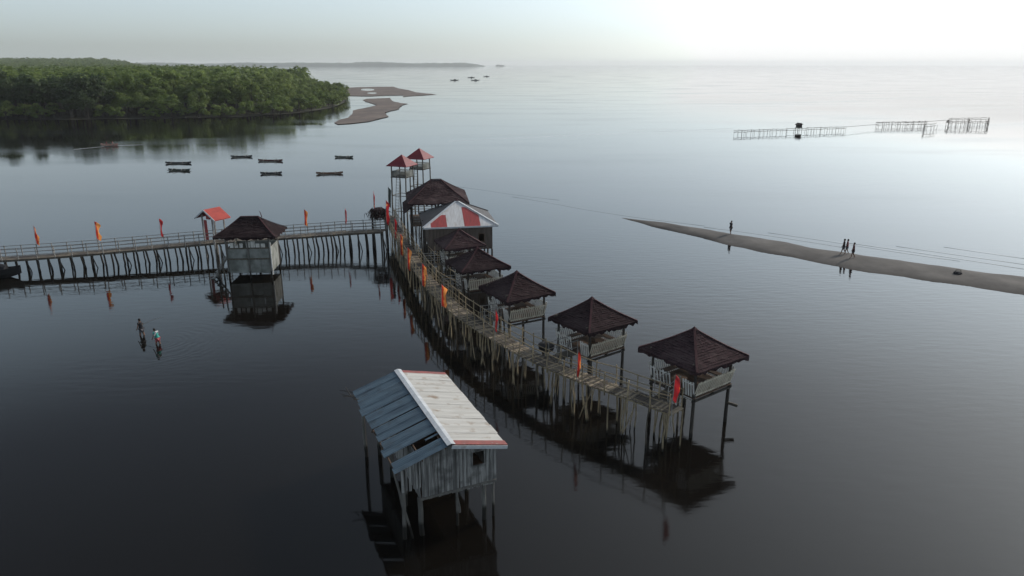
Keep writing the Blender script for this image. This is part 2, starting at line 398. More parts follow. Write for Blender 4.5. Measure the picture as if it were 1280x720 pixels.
# water: a mirror-calm dark sea, faint ripples that come and go in large patches
RIPPLES = []     # (world x, y, wavelength, reach)
def water_mat():
    m = bpy.data.materials.new('sea_water'); m.use_nodes = True
    n = m.node_tree.nodes; l = m.node_tree.links
    b = n["Principled BSDF"]
    b.inputs["Base Color"].default_value = (0.0062, 0.0052, 0.0042, 1)
    b.inputs["Roughness"].default_value = 0.035
    b.inputs["IOR"].default_value = 1.333
    b.inputs["Specular IOR Level"].default_value = 0.5
    g = n.new("ShaderNodeNewGeometry")
    def mp(scale):
        k = n.new("ShaderNodeMapping"); k.inputs["Scale"].default_value = scale; l.new(g.outputs["Position"], k.inputs[0]); return k
    fine = n.new("ShaderNodeTexNoise"); fine.inputs["Scale"].default_value = 1; fine.inputs["Detail"].default_value = 3
    l.new(mp((0.55, 1.7, 1)).outputs[0], fine.inputs["Vector"])
    big = n.new("ShaderNodeTexNoise"); big.inputs["Scale"].default_value = 1; big.inputs["Detail"].default_value = 4
    l.new(mp((0.006, 0.022, 1)).outputs[0], big.inputs["Vector"])
    pm = n.new("ShaderNodeMapRange"); pm.inputs[1].default_value = 0.42; pm.inputs[2].default_value = 0.66; pm.inputs[3].default_value = 0.15; pm.inputs[4].default_value = 1.7
    l.new(big.outputs[0], pm.inputs[0])
    h = n.new("ShaderNodeMath"); h.operation = 'MULTIPLY'; l.new(fine.outputs[0], h.inputs[0]); l.new(pm.outputs[0], h.inputs[1])
    acc = h.outputs[0]
    for (x, y, wl, reach, amp) in RIPPLES:
        vd = n.new("ShaderNodeVectorMath"); vd.operation = 'DISTANCE'; vd.inputs[1].default_value = (x, y, 0); l.new(g.outputs["Position"], vd.inputs[0])
        k = n.new("ShaderNodeMath"); k.operation = 'MULTIPLY'; k.inputs[1].default_value = 2 * math.pi / wl; 
        wn = n.new("ShaderNodeTexNoise"); wn.inputs["Scale"].default_value = 0.45; wn.inputs["Detail"].default_value = 2; l.new(g.outputs["Position"], wn.inputs["Vector"])
        wa = n.new("ShaderNodeMath"); wa.operation = 'MULTIPLY_ADD'; wa.inputs[1].default_value = 2.2; l.new(wn.outputs[0], wa.inputs[0]); l.new(vd.outputs["Value"], wa.inputs[2]); l.new(wa.outputs[0], k.inputs[0])
        s = n.new("ShaderNodeMath"); s.operation = 'SINE'; l.new(k.outputs[0], s.inputs[0])
        f = n.new("ShaderNodeMapRange"); f.inputs[1].default_value = 0.3; f.inputs[2].default_value = reach; f.inputs[3].default_value = amp; f.inputs[4].default_value = 0.0
        f.interpolation_type = 'SMOOTHSTEP'
        l.new(vd.outputs["Value"], f.inputs[0])
        q = n.new("ShaderNodeMath"); q.operation = 'MULTIPLY'; l.new(s.outputs[0], q.inputs[0]); l.new(f.outputs[0], q.inputs[1])
        ad = n.new("ShaderNodeMath"); ad.operation = 'ADD'; l.new(acc, ad.inputs[0]); l.new(q.outputs[0], ad.inputs[1]); acc = ad.outputs[0]
        sx = n.new("ShaderNodeSeparateXYZ"); l.new(g.outputs["Position"], sx.inputs[0])
        xm = n.new("ShaderNodeMapRange"); xm.interpolation_type = 'SMOOTHSTEP'; xm.inputs[1].default_value = x - 0.8; xm.inputs[2].default_value = x + 1.5; l.new(sx.outputs[0], xm.inputs[0])
        q2 = n.new("ShaderNodeMath"); q2.operation = 'MULTIPLY'; l.new(q.outputs[0], q2.inputs[0]); l.new(xm.outputs[0], q2.inputs[1]); l.new(q2.outputs[0], ad.inputs[1])
    rg = n.new("ShaderNodeTexNoise"); rg.inputs["Scale"].default_value = 1; rg.inputs["Detail"].default_value = 5
    l.new(mp((0.018, 0.05, 1)).outputs[0], rg.inputs["Vector"])
    rm = n.new("ShaderNodeMapRange"); rm.inputs[1].default_value = 0.40; rm.inputs[2].default_value = 0.68; rm.inputs[3].default_value = 0.02; rm.inputs[4].default_value = 0.13
    l.new(rg.outputs[0], rm.inputs[0]); l.new(rm.outputs[0], b.inputs["Roughness"])
    bp = n.new("ShaderNodeBump"); bp.inputs["Strength"].default_value = 1.0; bp.inputs["Distance"].default_value = 0.013
    l.new(acc, bp.inputs["Height"]); l.new(bp.outputs[0], b.inputs["Normal"])
    return m
W1, W2 = at(178, 417), at(199, 429)
RIPPLES += [(W1.x + 0.2, W1.y, 0.5, 3.0, 0.06), (W2.x + 0.3, W2.y, 0.6, 8.5, 0.11)]
M['water'] = water_mat()
M['foam_sheen'] = mat('foam_sky_sheen', (0.7, 0.72, 0.73), (0.6, 0.63, 0.64), 0.35, (0.6, 0.6, 1), spec=0.6)  # pale foam colour; on the long streak it paints in the sky reflection

# ------------------------------------------------------------------ setting: water, sandbars, shore, far land
def structure(o, name=None):
    o["kind"] = "structure"
    return o

mb = MB()
NW = 96
mb.add([(12000 * math.cos(2 * math.pi * i / NW), 12000 * math.sin(2 * math.pi * i / NW), 0) for i in range(NW)], [tuple(range(NW))])
structure(mb.build('water', M['water']))

def bar_loft(name, near, far, mt, top=0.35, nx=90, ny=10):
    """a low sandbank between two shorelines"""
    def samp(pts, n):
        d = [0]
        for i in range(1, len(pts)): d.append(d[-1] + (pts[i] - pts[i - 1]).length)
        out = []
        for k in range(n):
            s = d[-1] * k / (n - 1)
            i = 1
            while i < len(d) - 1 and d[i] < s: i += 1
            f = (s - d[i - 1]) / max(1e-6, d[i] - d[i - 1])
            out.append(pts[i - 1].lerp(pts[i], f))
        return out
    a, b = samp(near, nx), samp(far, nx)
    r = random.Random(4)
    vs, fs = [], []
    ph = [r.uniform(0, 6) for _ in range(4)]
    for i in range(nx):
        wob = 0.12 * math.sin(i * 0.9 + ph[0]) + 0.16 * math.sin(i * 0.37 + ph[1]) + 0.1 * r.uniform(-1, 1)
        ax = (b[i] - a[i]); wd = ax.length
        e = min(1, i / 14)
        dirn = ax.normalized() if wd > 1e-4 else Vector((0, 1, 0))
        for j in range(ny + 1):
            s = j / ny
            p = a[i].lerp(b[i], s) + dirn * wob * e * (1 - 2 * s)
            z = -0.06 + (top + 0.06) * e * max(0.0, math.sin(math.pi * s)) ** 0.55 + 0.03 * math.sin(i * 0.6 + j) * e
            if j in (0, ny): z = -0.06
            vs.append((p.x, p.y, z))
    for i in range(nx - 1):
        for j in range(ny):
            q = i * (ny + 1) + j
            fs.append((q, q + 1, q + ny + 2, q + ny + 1))
    m = MB(); m.add(vs, fs)
    return structure(m.build(name, mt, smooth=True))
near = [at(*p) for p in [(764, 270), (815, 283), (850, 291.5), (920, 309), (1000, 325), (1080, 340), (1160, 352), (1280, 369), (1420, 390), (1700, 435)]]
far = [at(*p) for p in [(764, 270), (830, 278.5), (900, 289.5), (980, 302.5), (1040, 313), (1100, 322), (1190, 334), (1280, 346), (1420, 362), (1700, 398)]]
bar_loft('sandbar', near, far, M['sand'], top=0.3)

def flat_bank(name, px, mt, top=0.18, inset=3.2):
    bm = bmesh.new()
    r = random.Random(9)
    pts = [at(*p) for p in px]
    vs = []
    for i, p in enumerate(pts):
        q = pts[(i + 1) % len(pts)]
        k = max(1, int((q - p).length / 6))
        for j in range(k):
            s = p.lerp(q, j / k)
            jit = 0.5 if j else 0.0
            vs.append(bm.verts.new((s.x + r.uniform(-jit, jit), s.y + r.uniform(-jit, jit) * 2, -0.08)))
    f = bm.faces.new(vs)
    f.normal_update()
    if f.normal.z < 0: f.normal_flip()
    bmesh.ops.inset_region(bm, faces=[f], thickness=inset, depth=0.0)
    for v in f.verts: v.co.z = top
    bmesh.ops.triangulate(bm, faces=[f])
    me = bpy.data.meshes.new(name); bm.to_mesh(me); bm.free()
    me.materials.append(mt)
    o = bpy.data.objects.new(name, me); col.objects.link(o)
    return structure(o)
z3 = lambda L: [(400 + x / 8, 90 + y / 8) for x, y in L]
flat_bank('sandbar', z3([(140, 510), (180, 527), (300, 520), (480, 500), (600, 470), (690, 447), (648, 410), (790, 372), (820, 335), (885, 320), (800, 313), (720, 290), (700, 262), (470, 270), (425, 284), (500, 311), (570, 334), (440, 365), (325, 390), (322, 425), (280, 462), (190, 482)]), M['sand_brown'])
flat_bank('sandbar', z3([(-200, 250), (180, 240), (250, 240), (500, 245), (700, 236), (840, 234), (830, 250), (900, 243), (1170, 226), (960, 205), (880, 181), (780, 165), (740, 148), (560, 149), (390, 153), (100, 166), (-200, 172)]), M['sand_brown'], inset=4.0)

for cx_, cy_, rx_, ry_ in ((459.5, 112.1, 8.5, 1.3), (465, 116.4, 6, .8)):
    m = MB(); m.add([at(cx_ + rx_ * math.cos(k * .393), cy_ + ry_ * math.sin(k * .393), .19) for k in range(16)], [tuple(range(15, -1, -1))])
    structure(m.build('puddle', M['water']))
# mangrove shore and the rise far behind it
shore_px = [(-900, 158), (-320, 153), (-120, 151.5), (0, 150), (80, 150), (160, 149), (230, 148), (300, 146.5), (345, 144), (385, 140), (412, 135.5), (430, 129), (434, 122), (428, 117), (400, 112), (330, 104), (250, 98), (190, 93), (150, 90.5), (120, 88.8)]
shore = [at(*p) for p in shore_px] + [Vector((-1900, 2600, 0)), Vector((-2600, 2600, 0)), Vector((-1200, 900, 0))]
shore2 = [(p.x, p.y) for p in shore]
def inside(x, y, poly=shore2):
    c = False
    n = len(poly); j = n - 1
    for i in range(n):
        xi, yi = poly[i]; xj, yj = poly[j]
        if (yi > y) != (yj > y) and x < (xj - xi) * (y - yi) / (yj - yi) + xi: c = not c
        j = i
    return c
def edge_dist(x, y):
    best = 1e9
    n = len(shore2)
    for i in range(n):
        x1, y1 = shore2[i]; x2, y2 = shore2[(i + 1) % n]
        dx, dy = x2 - x1, y2 - y1
        t = max(0, min(1, ((x - x1) * dx + (y - y1) * dy) / (dx * dx + dy * dy)))
        best = min(best, math.hypot(x - x1 - t * dx, y - y1 - t * dy))
    return best
def land_h(x, y):
    s = max(0, min(1, (y - 1000) / 900)); s = s * s * (3 - 2 * s)
    q = max(0, min(1, (-x / y - 0.44) / 0.12)); q = q * q * (3 - 2 * q)
    return 0.3 + 17 * s * q
def land():
    bm = bmesh.new()
    f = bm.faces.new([bm.verts.new((p.x, p.y, -0.15)) for p in shore]); f.normal_update()
    if f.normal.z < 0: f.normal_flip()
    bmesh.ops.inset_region(bm, faces=[f], thickness=2.0)
    for v in f.verts: v.co.z = 0.12
    bmesh.ops.triangulate(bm, faces=[f])
    me = bpy.data.meshes.new('shore_land'); bm.to_mesh(me); bm.free(); me.materials.append(M['mud'])
    o = bpy.data.objects.new('shore_land', me); col.objects.link(o); structure(o)
    # the rise
    m = MB(); xs = [-2600 + 60 * i for i in range(38)]; ys = [1000 + 80 * i for i in range(21)]
    vs = [(x, y, land_h(x, y) - 0.2) for y in ys for x in xs]
    fs = [(j * 38 + i, j * 38 + i + 1, (j + 1) * 38 + i + 1, (j + 1) * 38 + i) for j in range(20) for i in range(37)
          if max(vs[k][2] for k in (j * 38 + i, j * 38 + i + 1, (j + 1) * 38 + i + 1, (j + 1) * 38 + i)) > 0.5]
    m.add(vs, fs); structure(m.build('hill', M['mud'], smooth=True))
land()

def far_ridge(name, x0, x1, y, depth, hmax, seed, taper=0.12):
    r = random.Random(seed)
    nx, ny = 160, 8
    ph = [(r.uniform(0, 6), r.uniform(0.6, 1.4)) for _ in range(6)]
    vs, fs = [], []
    for j in range(ny + 1):
        for i in range(nx + 1):
            s = i / nx
            h = 0.80 + 0.08 * math.sin(s * 9 * ph[0][1] + ph[0][0]) + 0.06 * math.sin(s * 23 * ph[1][1] + ph[1][0]) + 0.07 * math.sin(s * 61 * ph[2][1] + j * 0.8) + 0.09 * r.uniform(-1, 1)
            e = min(1, (1 - s) / taper, (s + 0.02) / 0.05)
            z = hmax * max(0, h) * e ** 0.6 * max(0.0, math.sin(math.pi * j / ny)) ** 0.5
            if j in (0, ny): z = -1
            vs.append((x0 + (x1 - x0) * s, y + depth * j / ny + 60 * math.sin(s * 20), z))
    for j in range(ny):
        for i in range(nx):
            a = j * (nx + 1) + i
            fs.append((a, a + 1, a + nx + 2, a + nx + 1))
    m = MB(); m.add(vs, fs)
    return structure(m.build(name, M['hill']))
far_ridge('headland', -3900, -230, 6000, 700, 36, 3, 0.04)
far_ridge('headland', -150, -60, 6800, 300, 16, 6, 0.4)

# ------------------------------------------------------------------ bamboo walkway
def poly_at(pts, s):
    for i in range(1, len(pts)):
        L = (pts[i] - pts[i - 1]).length
        if s <= L or i == len(pts) - 1:
            d = (pts[i] - pts[i - 1]).normalized()
            return pts[i - 1] + d * s, d
        s -= L
def poly_len(pts): return sum((pts[i] - pts[i - 1]).length for i in range(1, len(pts)))

def crooked(mbx, p, q, r0, r1, rr, bend=0.07, n=5, k=4):
    p, q = Vector(p), Vector(q)
    pts = []
    for i in range(k + 1):
        s = i / k
        j = 0 if i in (0,) else bend
        pts.append(p.lerp(q, s) + Vector((rr.uniform(-j, j), rr.uniform(-j, j), 0)))
    mbx.tube(pts, [r0 + (r1 - r0) * i / k for i in range(k + 1)], n)

DECK = 2.4
walk = [at(u, v, DECK) for u, v in [(846, 514), (800, 497), (750, 480), (705, 463), (655, 440), (610, 414), (575, 391), (548, 366), (528, 342), (513, 318), (500, 296), (491, 281), (486, 270)]]
WL = poly_len(walk)
root = thing('bamboo_walkway', 'long crooked bamboo walkway on stilts running from the striped house past the open thatched huts', 'walkway')
rw = random.Random(21)
m = MB()
s = 0.0
while s < WL:
    p, d = poly_at(walk, s)
    wd = 1.15 + rw.uniform(-0.12, 0.16)
    bw = rw.uniform(0.10, 0.17)
    z = DECK + rw.uniform(-0.012, 0.012)
    side = Vector((-d.y, d.x, 0))
    off = rw.uniform(-0.06, 0.06)
    yaw = math.atan2(d.y, d.x) + rw.uniform(-0.05, 0.05)
    m.box((p.x + side.x * off, p.y + side.y * off, z), (bw, wd, 0.04), yaw, m=rw.choice((0, 0, 0, 1, 1, 2)))
    s += bw + rw.uniform(0.004, 0.03)
m.build('deck', [M['deck'], M['deck_pale'], M['deck_dark']], root)
for sg in (-1, 1):
    for off, dz in ((0.5, -0.08),):
        m = MB(); pts = []
        for i in range(int(WL / 2) + 1):
            p, d = poly_at(walk, i * 2.0); sd_ = Vector((-d.y, d.x, 0)); pts.append((p.x + sd_.x * off * sg, p.y + sd_.y * off * sg, DECK + dz + rw.uniform(-0.02, 0.02)))
        m.tube(pts, 0.055, 5); m.build('joist', M['bamboo'], root)
# railings (gaps where the gangways leave are ignored on the camera side)
n_post = 0
for sg in (-1, 1):
    tops, mids, lows = [], [], []
    s = 0.1; k = 0
    while s < WL:
        p, d = poly_at(walk, s); sd_ = Vector((-d.y, d.x, 0))
        q = p + sd_ * (0.62 * sg)
        h = 1.02 + rw.uniform(-0.06, 0.1)
        lean = Vector((rw.uniform(-0.05, 0.05), rw.uniform(-0.05, 0.05), 0))
        tp = Vector((q.x, q.y, DECK + h)) + lean
        m = MB(); crooked(m, (q.x, q.y, DECK - 0.25), tp + Vector((0, 0, rw.uniform(0.0, 0.15))), 0.042, 0.036, rw, 0.03, 5, 2)
        m.build('rail_post', M['bamboo'], root)
        tops.append(tp + Vector((0, 0, -0.05))); lows.append(Vector((q.x, q.y, DECK + 0.2 + rw.uniform(-0.05, 0.05)))); mids.append(Vector((q.x, q.y, DECK + 0.52 + rw.uniform(-0.05, 0.05))))
        s += rw.uniform(1.15, 1.6); k += 1
    m = MB(); m.tube(tops, 0.034, 5); m.tube(mids, 0.026, 5); m.tube(lows, 0.022, 5); m.build('handrail', M['bamboo'], root)
# support stilts: two crooked rows and a few raking braces
s = 0.2; k = 0
while s < WL and k < 50:
    p, d = poly_at(walk, s); sd_ = Vector((-d.y, d.x, 0))
    for sg in (-1, 1):
        q = p + sd_ * (0.55 * sg + rw.uniform(-0.1, 0.1)) + d * rw.uniform(-0.2, 0.2)
        m = MB()
        crooked(m, (q.x + rw.uniform(-0.2, 0.2), q.y + rw.uniform(-0.15, 0.15), -0.6), (q.x, q.y, DECK - 0.03), rw.uniform(0.04, 0.065), rw.uniform(0.035, 0.05), rw, 0.05)
        m.build('stilt', M['bamboo'] if rw.random() < 0.6 else M['pole'], root)
    s += rw.uniform(1.05, 1.5); k += 1
for i in range(85):
    p, d = poly_at(walk, rw.uniform(0.5, WL * 0.85)); sd_ = Vector((-d.y, d.x, 0)); sg = -1 if i % 3 else 1
    q = p + sd_ * 0.58 * sg
    rk = rw.uniform(-1.3, 1.3) if i % 3 == 0 else rw.uniform(-.25, .25)
    m = MB(); crooked(m, q + Vector((d.x * rk, d.y * rk, -DECK - 0.4)), (q.x, q.y, DECK + rw.choice((-0.05, -0.05, 0.6))), 0.036, 0.028, rw, 0.06)
    m.build('brace', M['bamboo'], root)

# ------------------------------------------------------------------ thatched huts
def thatch_faces(mbx, corners, tops, nc, nr, rr, course=0.022, jit=0.03, sag=0.06):
    A, B = Vector(corners[0]), Vector(corners[1]); C, D = Vector(tops[0]), Vector(tops[1])   # A-B eave, C above A, D above B
    nrm = (B - A).cross(C - A if (C - A).length > 1e-6 else D - A).normalized()
    if nrm.z < 0: nrm = -nrm
    def P(s, t, lift):
        p = A.lerp(B, s).lerp(C.lerp(D, s), t)
        p = p - Vector((0, 0, 1)) * sag * math.sin(math.pi * t)
        return p + nrm * lift
    for r_ in range(nr):
        t0, t1 = r_ / nr, (r_ + 1) / nr
        lo = []; hi = []; und = []
        for c in range(nc + 1):
            s_ = c / nc
            ed = 0.0 if c in (0, nc) else 1.0
            j = rr.uniform(-jit, jit) * ed
            lo.append(P(s_, max(0, t0 + j * 0.5) if r_ else t0 + j * 0.35 * ed, course + rr.uniform(-0.02, 0.03) * ed))
            und.append(P(s_, t0 + j * 0.35, -0.015))
            hi.append(P(s_, min(1, t1 + 0.01), 0.0))
        vs = lo + hi + und
        k = nc + 1
        fs = [(c, c + 1, k + c + 1, k + c) for c in range(nc)] + [(2 * k + c, 2 * k + c + 1, c + 1, c) for c in range(nc)]
        mbx.add(vs, fs)
    # ragged eave fringe and soffit
    lo = []; dn = []; inn = []
    for c in range(nc * 2 + 1):
        s_ = c / (nc * 2)
        lo.append(P(s_, 0, course)); dn.append(P(s_, 0, 0) + Vector((0, 0, -rr.uniform(0.06, 0.30)))); inn.append(P(s_, 0.12, -0.12))
    k = nc * 2 + 1
    mbx.add(lo + dn + inn, [(c, c + 1, k + c + 1, k + c) for c in range(k - 1)] + [(k + c, k + c + 1, 2 * k + c + 1, 2 * k + c) for c in range(k - 1)])
    mbx.add([P(0, 0.12, -0.12), P(1, 0.12, -0.12), P(1, 0.97, -0.1), P(0, 0.97, -0.1)], [(0, 1, 2, 3)])

def hip_roof(parent, hx, hy, ze, zt, rlen, rr, mt, caps=True, nr=16, course=0.022, sag=0.08, name='roof'):
    c = [Vector((-hx, -hy, ze)), Vector((hx, -hy, ze)), Vector((hx, hy, ze)), Vector((-hx, hy, ze))]
    c = [p + Vector((rr.uniform(-0.13, 0.13), rr.uniform(-0.13, 0.13), rr.uniform(-0.09, 0.09))) for p in c]
    t0, t1 = Vector((-rlen / 2, 0, zt)), Vector((rlen / 2, 0, zt))
    m = MB()
    nc = max(6, int(hx * 5))
    thatch_faces(m, (c[0], c[1]), (t0, t1), nc, nr, rr, course, sag=sag)
    thatch_faces(m, (c[1], c[2]), (t1, t1), nc, nr, rr, course, sag=sag)
    thatch_faces(m, (c[2], c[3]), (t1, t0), nc, nr, rr, course, sag=sag)
    thatch_faces(m, (c[3], c[0]), (t0, t0), nc, nr, rr, course, sag=sag)
    roof = m.build(name, mt, parent)
    if caps:
        for a, b in ((c[0], t0), (c[1], t1), (c[2], t1), (c[3], t0)):
            m = MB()
            pts = [a.lerp(b, q) - Vector((0, 0, sag * math.sin(math.pi * q) - 0.05)) for q in (0.01, 0.2, 0.4, 0.6, 0.8, 1.0)]
            for i in range(5): m.bar(pts[i], pts[i + 1], 0.13, 0.035)
            m.build('hip_cap', M['hip'], roof)
        m = MB()
        if rlen > 0.2: m.bar(t0 + Vector((0, 0, 0.06)), t1 + Vector((0, 0, 0.06)), 0.22, 0.07)
        else: m.add([(-.16, -.16, zt - .05), (.16, -.16, zt - .05), (.16, .16, zt - .05), (-.16, .16, zt - .05), (0, 0, zt + .16)], [(0, 1, 4), (1, 2, 4), (2, 3, 4), (3, 0, 4)])
        m.build('ridge_cap', M['hip'], roof)
    return roof

def picket_panel(parent, a, b, z0, hgt, out, mt, rr, gap=0.16, wd=0.10, lattice=False, name='railing'):
    """a slanting bench-back panel from a to b (local xy), leaning outwards by out"""
    a, b = Vector((*a, 0)), Vector((*b, 0))
    d = (b - a); L = d.length; d /= L
    nrm = Vector(out).normalized() * Vector(out).length
    o3 = Vector((nrm.x, nrm.y, 0))
    m = MB()
    def P(s, t): return a + d * s + o3 * t + Vector((0, 0, z0 + hgt * t))
    n = max(2, int(L / gap))
    for i in range(n + 1):
        s = L * i / n
        t1 = 1.0 + rr.uniform(-0.03, 0.05)
        m.bar(P(s, 0.0), P(s, t1), wd if not lattice else 0.05, 0.02, up=o3 if o3.length > 1e-4 else (d.y, -d.x, 0))
    for t in ((0.12, 0.9) if not lattice else (0.05, 0.25, 0.45, 0.65, 0.85, 0.98)):
        m.bar(P(0, t) + o3 * 0.09, P(L, t) + o3 * 0.09, 0.03, 0.06)
    return m.build(name, mt, parent)

def hut(label, apex_px, zt, ze, half, yaw, seed, lattice=False, floor=2.45, mt_rail='white', mt_side='cream'):
    rr = random.Random(seed)
    c = at(apex_px[0], apex_px[1], zt)
    t = thing('thatched_hut', label, 'hut', (c.x, c.y, 0), yaw, 'open thatched huts along the walkway')
    hip_roof(t, half, half, ze, zt, 0.0, rr, M['thatch'])
    b = half - 0.62
    for sx in (-1, 1):
        for sy in (-1, 1):
            m = MB(); crooked(m, (sx * b + rr.uniform(-.06, .06), sy * b + rr.uniform(-.06, .06), -0.7), (sx * b, sy * b, ze + 0.18), 0.11, 0.08, rr, 0.02, 6)
            m.build('post', M['dark_pole'], t)
    for sx in (-0.35, 0.4):
        m = MB(); crooked(m, (sx, -b * 0.9, -0.7), (sx, -b * 0.9, floor), 0.07, 0.06, rr, 0.04, 5); m.build('stilt', M['pole'], t)
    m = MB()
    n = 18
    for i in range(n):
        x = -b - 0.1 + (2 * b + 0.2) * (i + 0.5) / n
        m.box((x, 0, floor + rr.uniform(-.006, .006)), ((2 * b + 0.2) / n - 0.012, 2 * b + 0.2, 0.05))
    m.build('floor', M['brown'], t)
    m = MB()
    for y in (-b, 0, b): m.bar((-b - .15, y, floor - 0.1), (b + .15, y, floor - 0.1), 0.09, 0.13)
    for x in (-b, b): m.bar((x, -b - .15, floor - 0.22), (x, b + .15, floor - 0.22), 0.09, 0.12)
    m.build('floor_beam', M['dark_pole'], t)
    # eave beams
    m = MB()
    for q in (-b, b):
        m.bar((-b - .3, q, ze + 0.1), (b + .3, q, ze + 0.1), 0.08, 0.1)
        m.bar((q, -b - .3, ze + 0.2), (q, b + .3, ze + 0.2), 0.08, 0.1)
    m.build('roof_beam', M['pole'], t)
    # bench backs: right side, back, left side; the front keeps an opening
    picket_panel(t, (b, -b), (b, b), floor + 0.05, 0.95, (0.28, 0), M[mt_side], rr, name='bench_back')
    picket_panel(t, (-b, b), (b, b), floor + 0.05, 0.95, (0, 0.28), M[mt_rail], rr, name='bench_back')
    picket_panel(t, (-b, -b), (-b, b), floor + 0.05, 0.95, (-0.28, 0), M[mt_rail], rr, lattice=lattice, name='bench_back')
    picket_panel(t, (-b, -b), (-b * 0.1, -b), floor - (0.55 if lattice else 0.0), 0.95 + (0.5 if lattice else 0.0), (0, -0.16), M[mt_rail], rr, lattice=lattice, gap=0.2, name='bench_back')
    picket_panel(t, (b * 0.55, -b), (b, -b), floor - 0.25, 1.2, (0, -0.16), M[mt_rail], rr, name='bench_back')
    m = MB()
    for x0, x1, y0, y1 in ((b - 0.45, b - 0.03, -b + .1, b - .1), (-b + 0.03, -b + 0.45, -b + .1, b - .1), (-b + .5, b - .5, b - 0.45, b - 0.03)):
        m.box(((x0 + x1) / 2, (y0 + y1) / 2, floor + 0.45), (x1 - x0, y1 - y0, 0.04))
        for q in (0.1, 0.9):
            m.box((x0 + (x1 - x0) * (q if x1 - x0 > 1 else 0.5), y0 + (y1 - y0) * (q if y1 - y0 > 1 else 0.5), floor + 0.23), (0.08, 0.08, 0.42))
    m.build('bench', M['brown'], t)
    tb = MB(); tb.box((0, 0.1, floor + 0.74), (1.3, 0.8, 0.04)); tbo = tb.build('table', M['brown'], t)
    m = MB(); m.box((0, 0.1, floor + 0.37), (0.5, 0.1, 0.7)); m.build('table_leg', M['brown'], tbo)
    # gangway to the walkway
    wp = min((poly_at(walk, i * 0.25)[0] for i in range(int(WL * 4))), key=lambda p: (p.xy - c.xy).length)
    inv = Matrix.Rotation(-yaw, 3, 'Z')
    lp = inv @ Vector((wp.x - c.x, wp.y - c.y, 0))
    a = Vector((0.15, -b - 0.1, floor)); e = Vector((lp.x, lp.y + 0.6, DECK + 0.03))
    m = MB()
    dd = (e - a); L = dd.length; ux = dd.normalized()
    k = max(3, int(L / 0.16))
    for i in range(k):
        p = a.lerp(e, (i + 0.5) / k)
        m.box(p, (0.8, 0.13, 0.04), math.atan2(ux.y, ux.x) - math.pi / 2 + rr.uniform(-.03, .03))
    g = m.build('gangway', M['deck'], t)
    for q in (.25, .6, .9):
        for sg in (-1, 1):
            pt = a.lerp(e, q); m = MB(); crooked(m, (pt.x + sg * .42 + rr.uniform(-.2, .2), pt.y + rr.uniform(-.2, .2), -0.6), (pt.x + sg * .38, pt.y, pt.z), .045, .035, rr, .05); m.build('gangway_stilt', M['bamboo'], t)
    sdv = Vector((-ux.y, ux.x, 0)) * 0.42
    for sg in (-1, 1):
        m = MB()
        for zz in (0.5, 0.95): m.tube([a + sdv * sg + Vector((0, 0, zz)), e + sdv * sg + Vector((0, 0, zz))], 0.026, 5)
        for q in (0.03, 0.5, 0.97): m.tube([a.lerp(e, q) + sdv * sg + Vector((0, 0, -0.3)), a.lerp(e, q) + sdv * sg + Vector((0, 0, 1.02))], 0.028, 5)
        m.build('handrail', M['rail_pale'], g)
    return t, b

def heading(apex_px, zt):
    c = at(apex_px[0], apex_px[1], zt)
    best = min(((poly_at(walk, i * 0.25)) for i in range(int(WL * 4))), key=lambda pd: (pd[0].xy - c.xy).length)
    d = -best[1]       # towards the near end
    return math.atan2(d.y, d.x)
h1, b1 = hut('dark thatched hut at the near end of the walkway, log stub on its outer post', (868, 411), 5.7, 4.28, 2.17, R(-53), 1)
m = MB(); m.tube([(b1 - 0.05, b1, 1.25), (b1 + 0.45, b1 + 0.35, 1.12)], 0.09, 6); m.build('log_stub', M['pole'], h1)
h2, b2 = hut('dark thatched hut with brown table inside, second from the near end of the walkway', (740, 373), 5.7, 4.3, 2.1, R(-53), 2)
h3, b3 = hut('third thatched hut from the near walkway end, hanging basket by its outer post', (646, 340), 5.65, 4.3, 2.05, R(-60), 3)
h4, b4 = hut('dark thatched hut with white lattice front panels, fourth from the near walkway end', (597, 310), 5.6, 4.25, 2.0, R(-66), 4, lattice=True)
h5, b5 = hut('thatched hut squeezed against the striped house wall, fifth from the near walkway end', (574, 286.5), 5.55, 4.2, 1.98, R(-70), 5, lattice=True)

# dark basket hanging by the third hut
bp_ = at(683, 433, 2.2)
t = thing('hanging_basket', 'dark round basket hanging beside the outer post of the third hut', 'basket', (bp_.x, bp_.y, 1.9))
m = MB(); m.tube([(0, 0, 0), (0, 0, 0.12), (0, 0, 0.45), (0, 0, 0.58)], [0.35, 0.5, 0.55, 0.3], 12); m.build('bowl', M['cloth_dark'], t)
m = MB(); m.tube([(0, 0, 0.58), (-0.3, 0.2, 1.2)], 0.015, 4); m.build('rope', M['bamboo'], t)

# bamboo frames standing in the water between the walkway and the middle huts
for k, (u, v, rz, lab) in enumerate([(566, 372, -62, 'brown bamboo drying rack in the water below the hut with lattice panels'), (548, 338, -70, 'brown bamboo drying rack in the water beside the hut next to the striped house')]):
    p = at(u, v, 0.6)
    t = thing('drying_rack', lab, 'drying rack', (p.x, p.y, 0), R(rz), 'bamboo racks in the water')
    rr = random.Random(70 + k)
    for x in (-1.8, -0.6, 0.7, 1.9):
        for y in (-0.5, 0.6):
            m = MB(); crooked(m, (x + rr.uniform(-.1, .1), y, -0.6), (x + rr.uniform(-.1, .1), y, rr.uniform(2.6, 3.5)), 0.045, 0.035, rr, 0.04); m.build('post', M['bamboo'], t)
    for z in (0.9, 1.8, 2.6):
        for y in (-0.5, 0.6):
            m = MB(); crooked(m, (-2.1, y, z + rr.uniform(-.08, .08)), (2.2, y, z + rr.uniform(-.08, .08)), 0.04, 0.035, rr, 0.03); m.build('crosspiece', M['bamboo'], t)

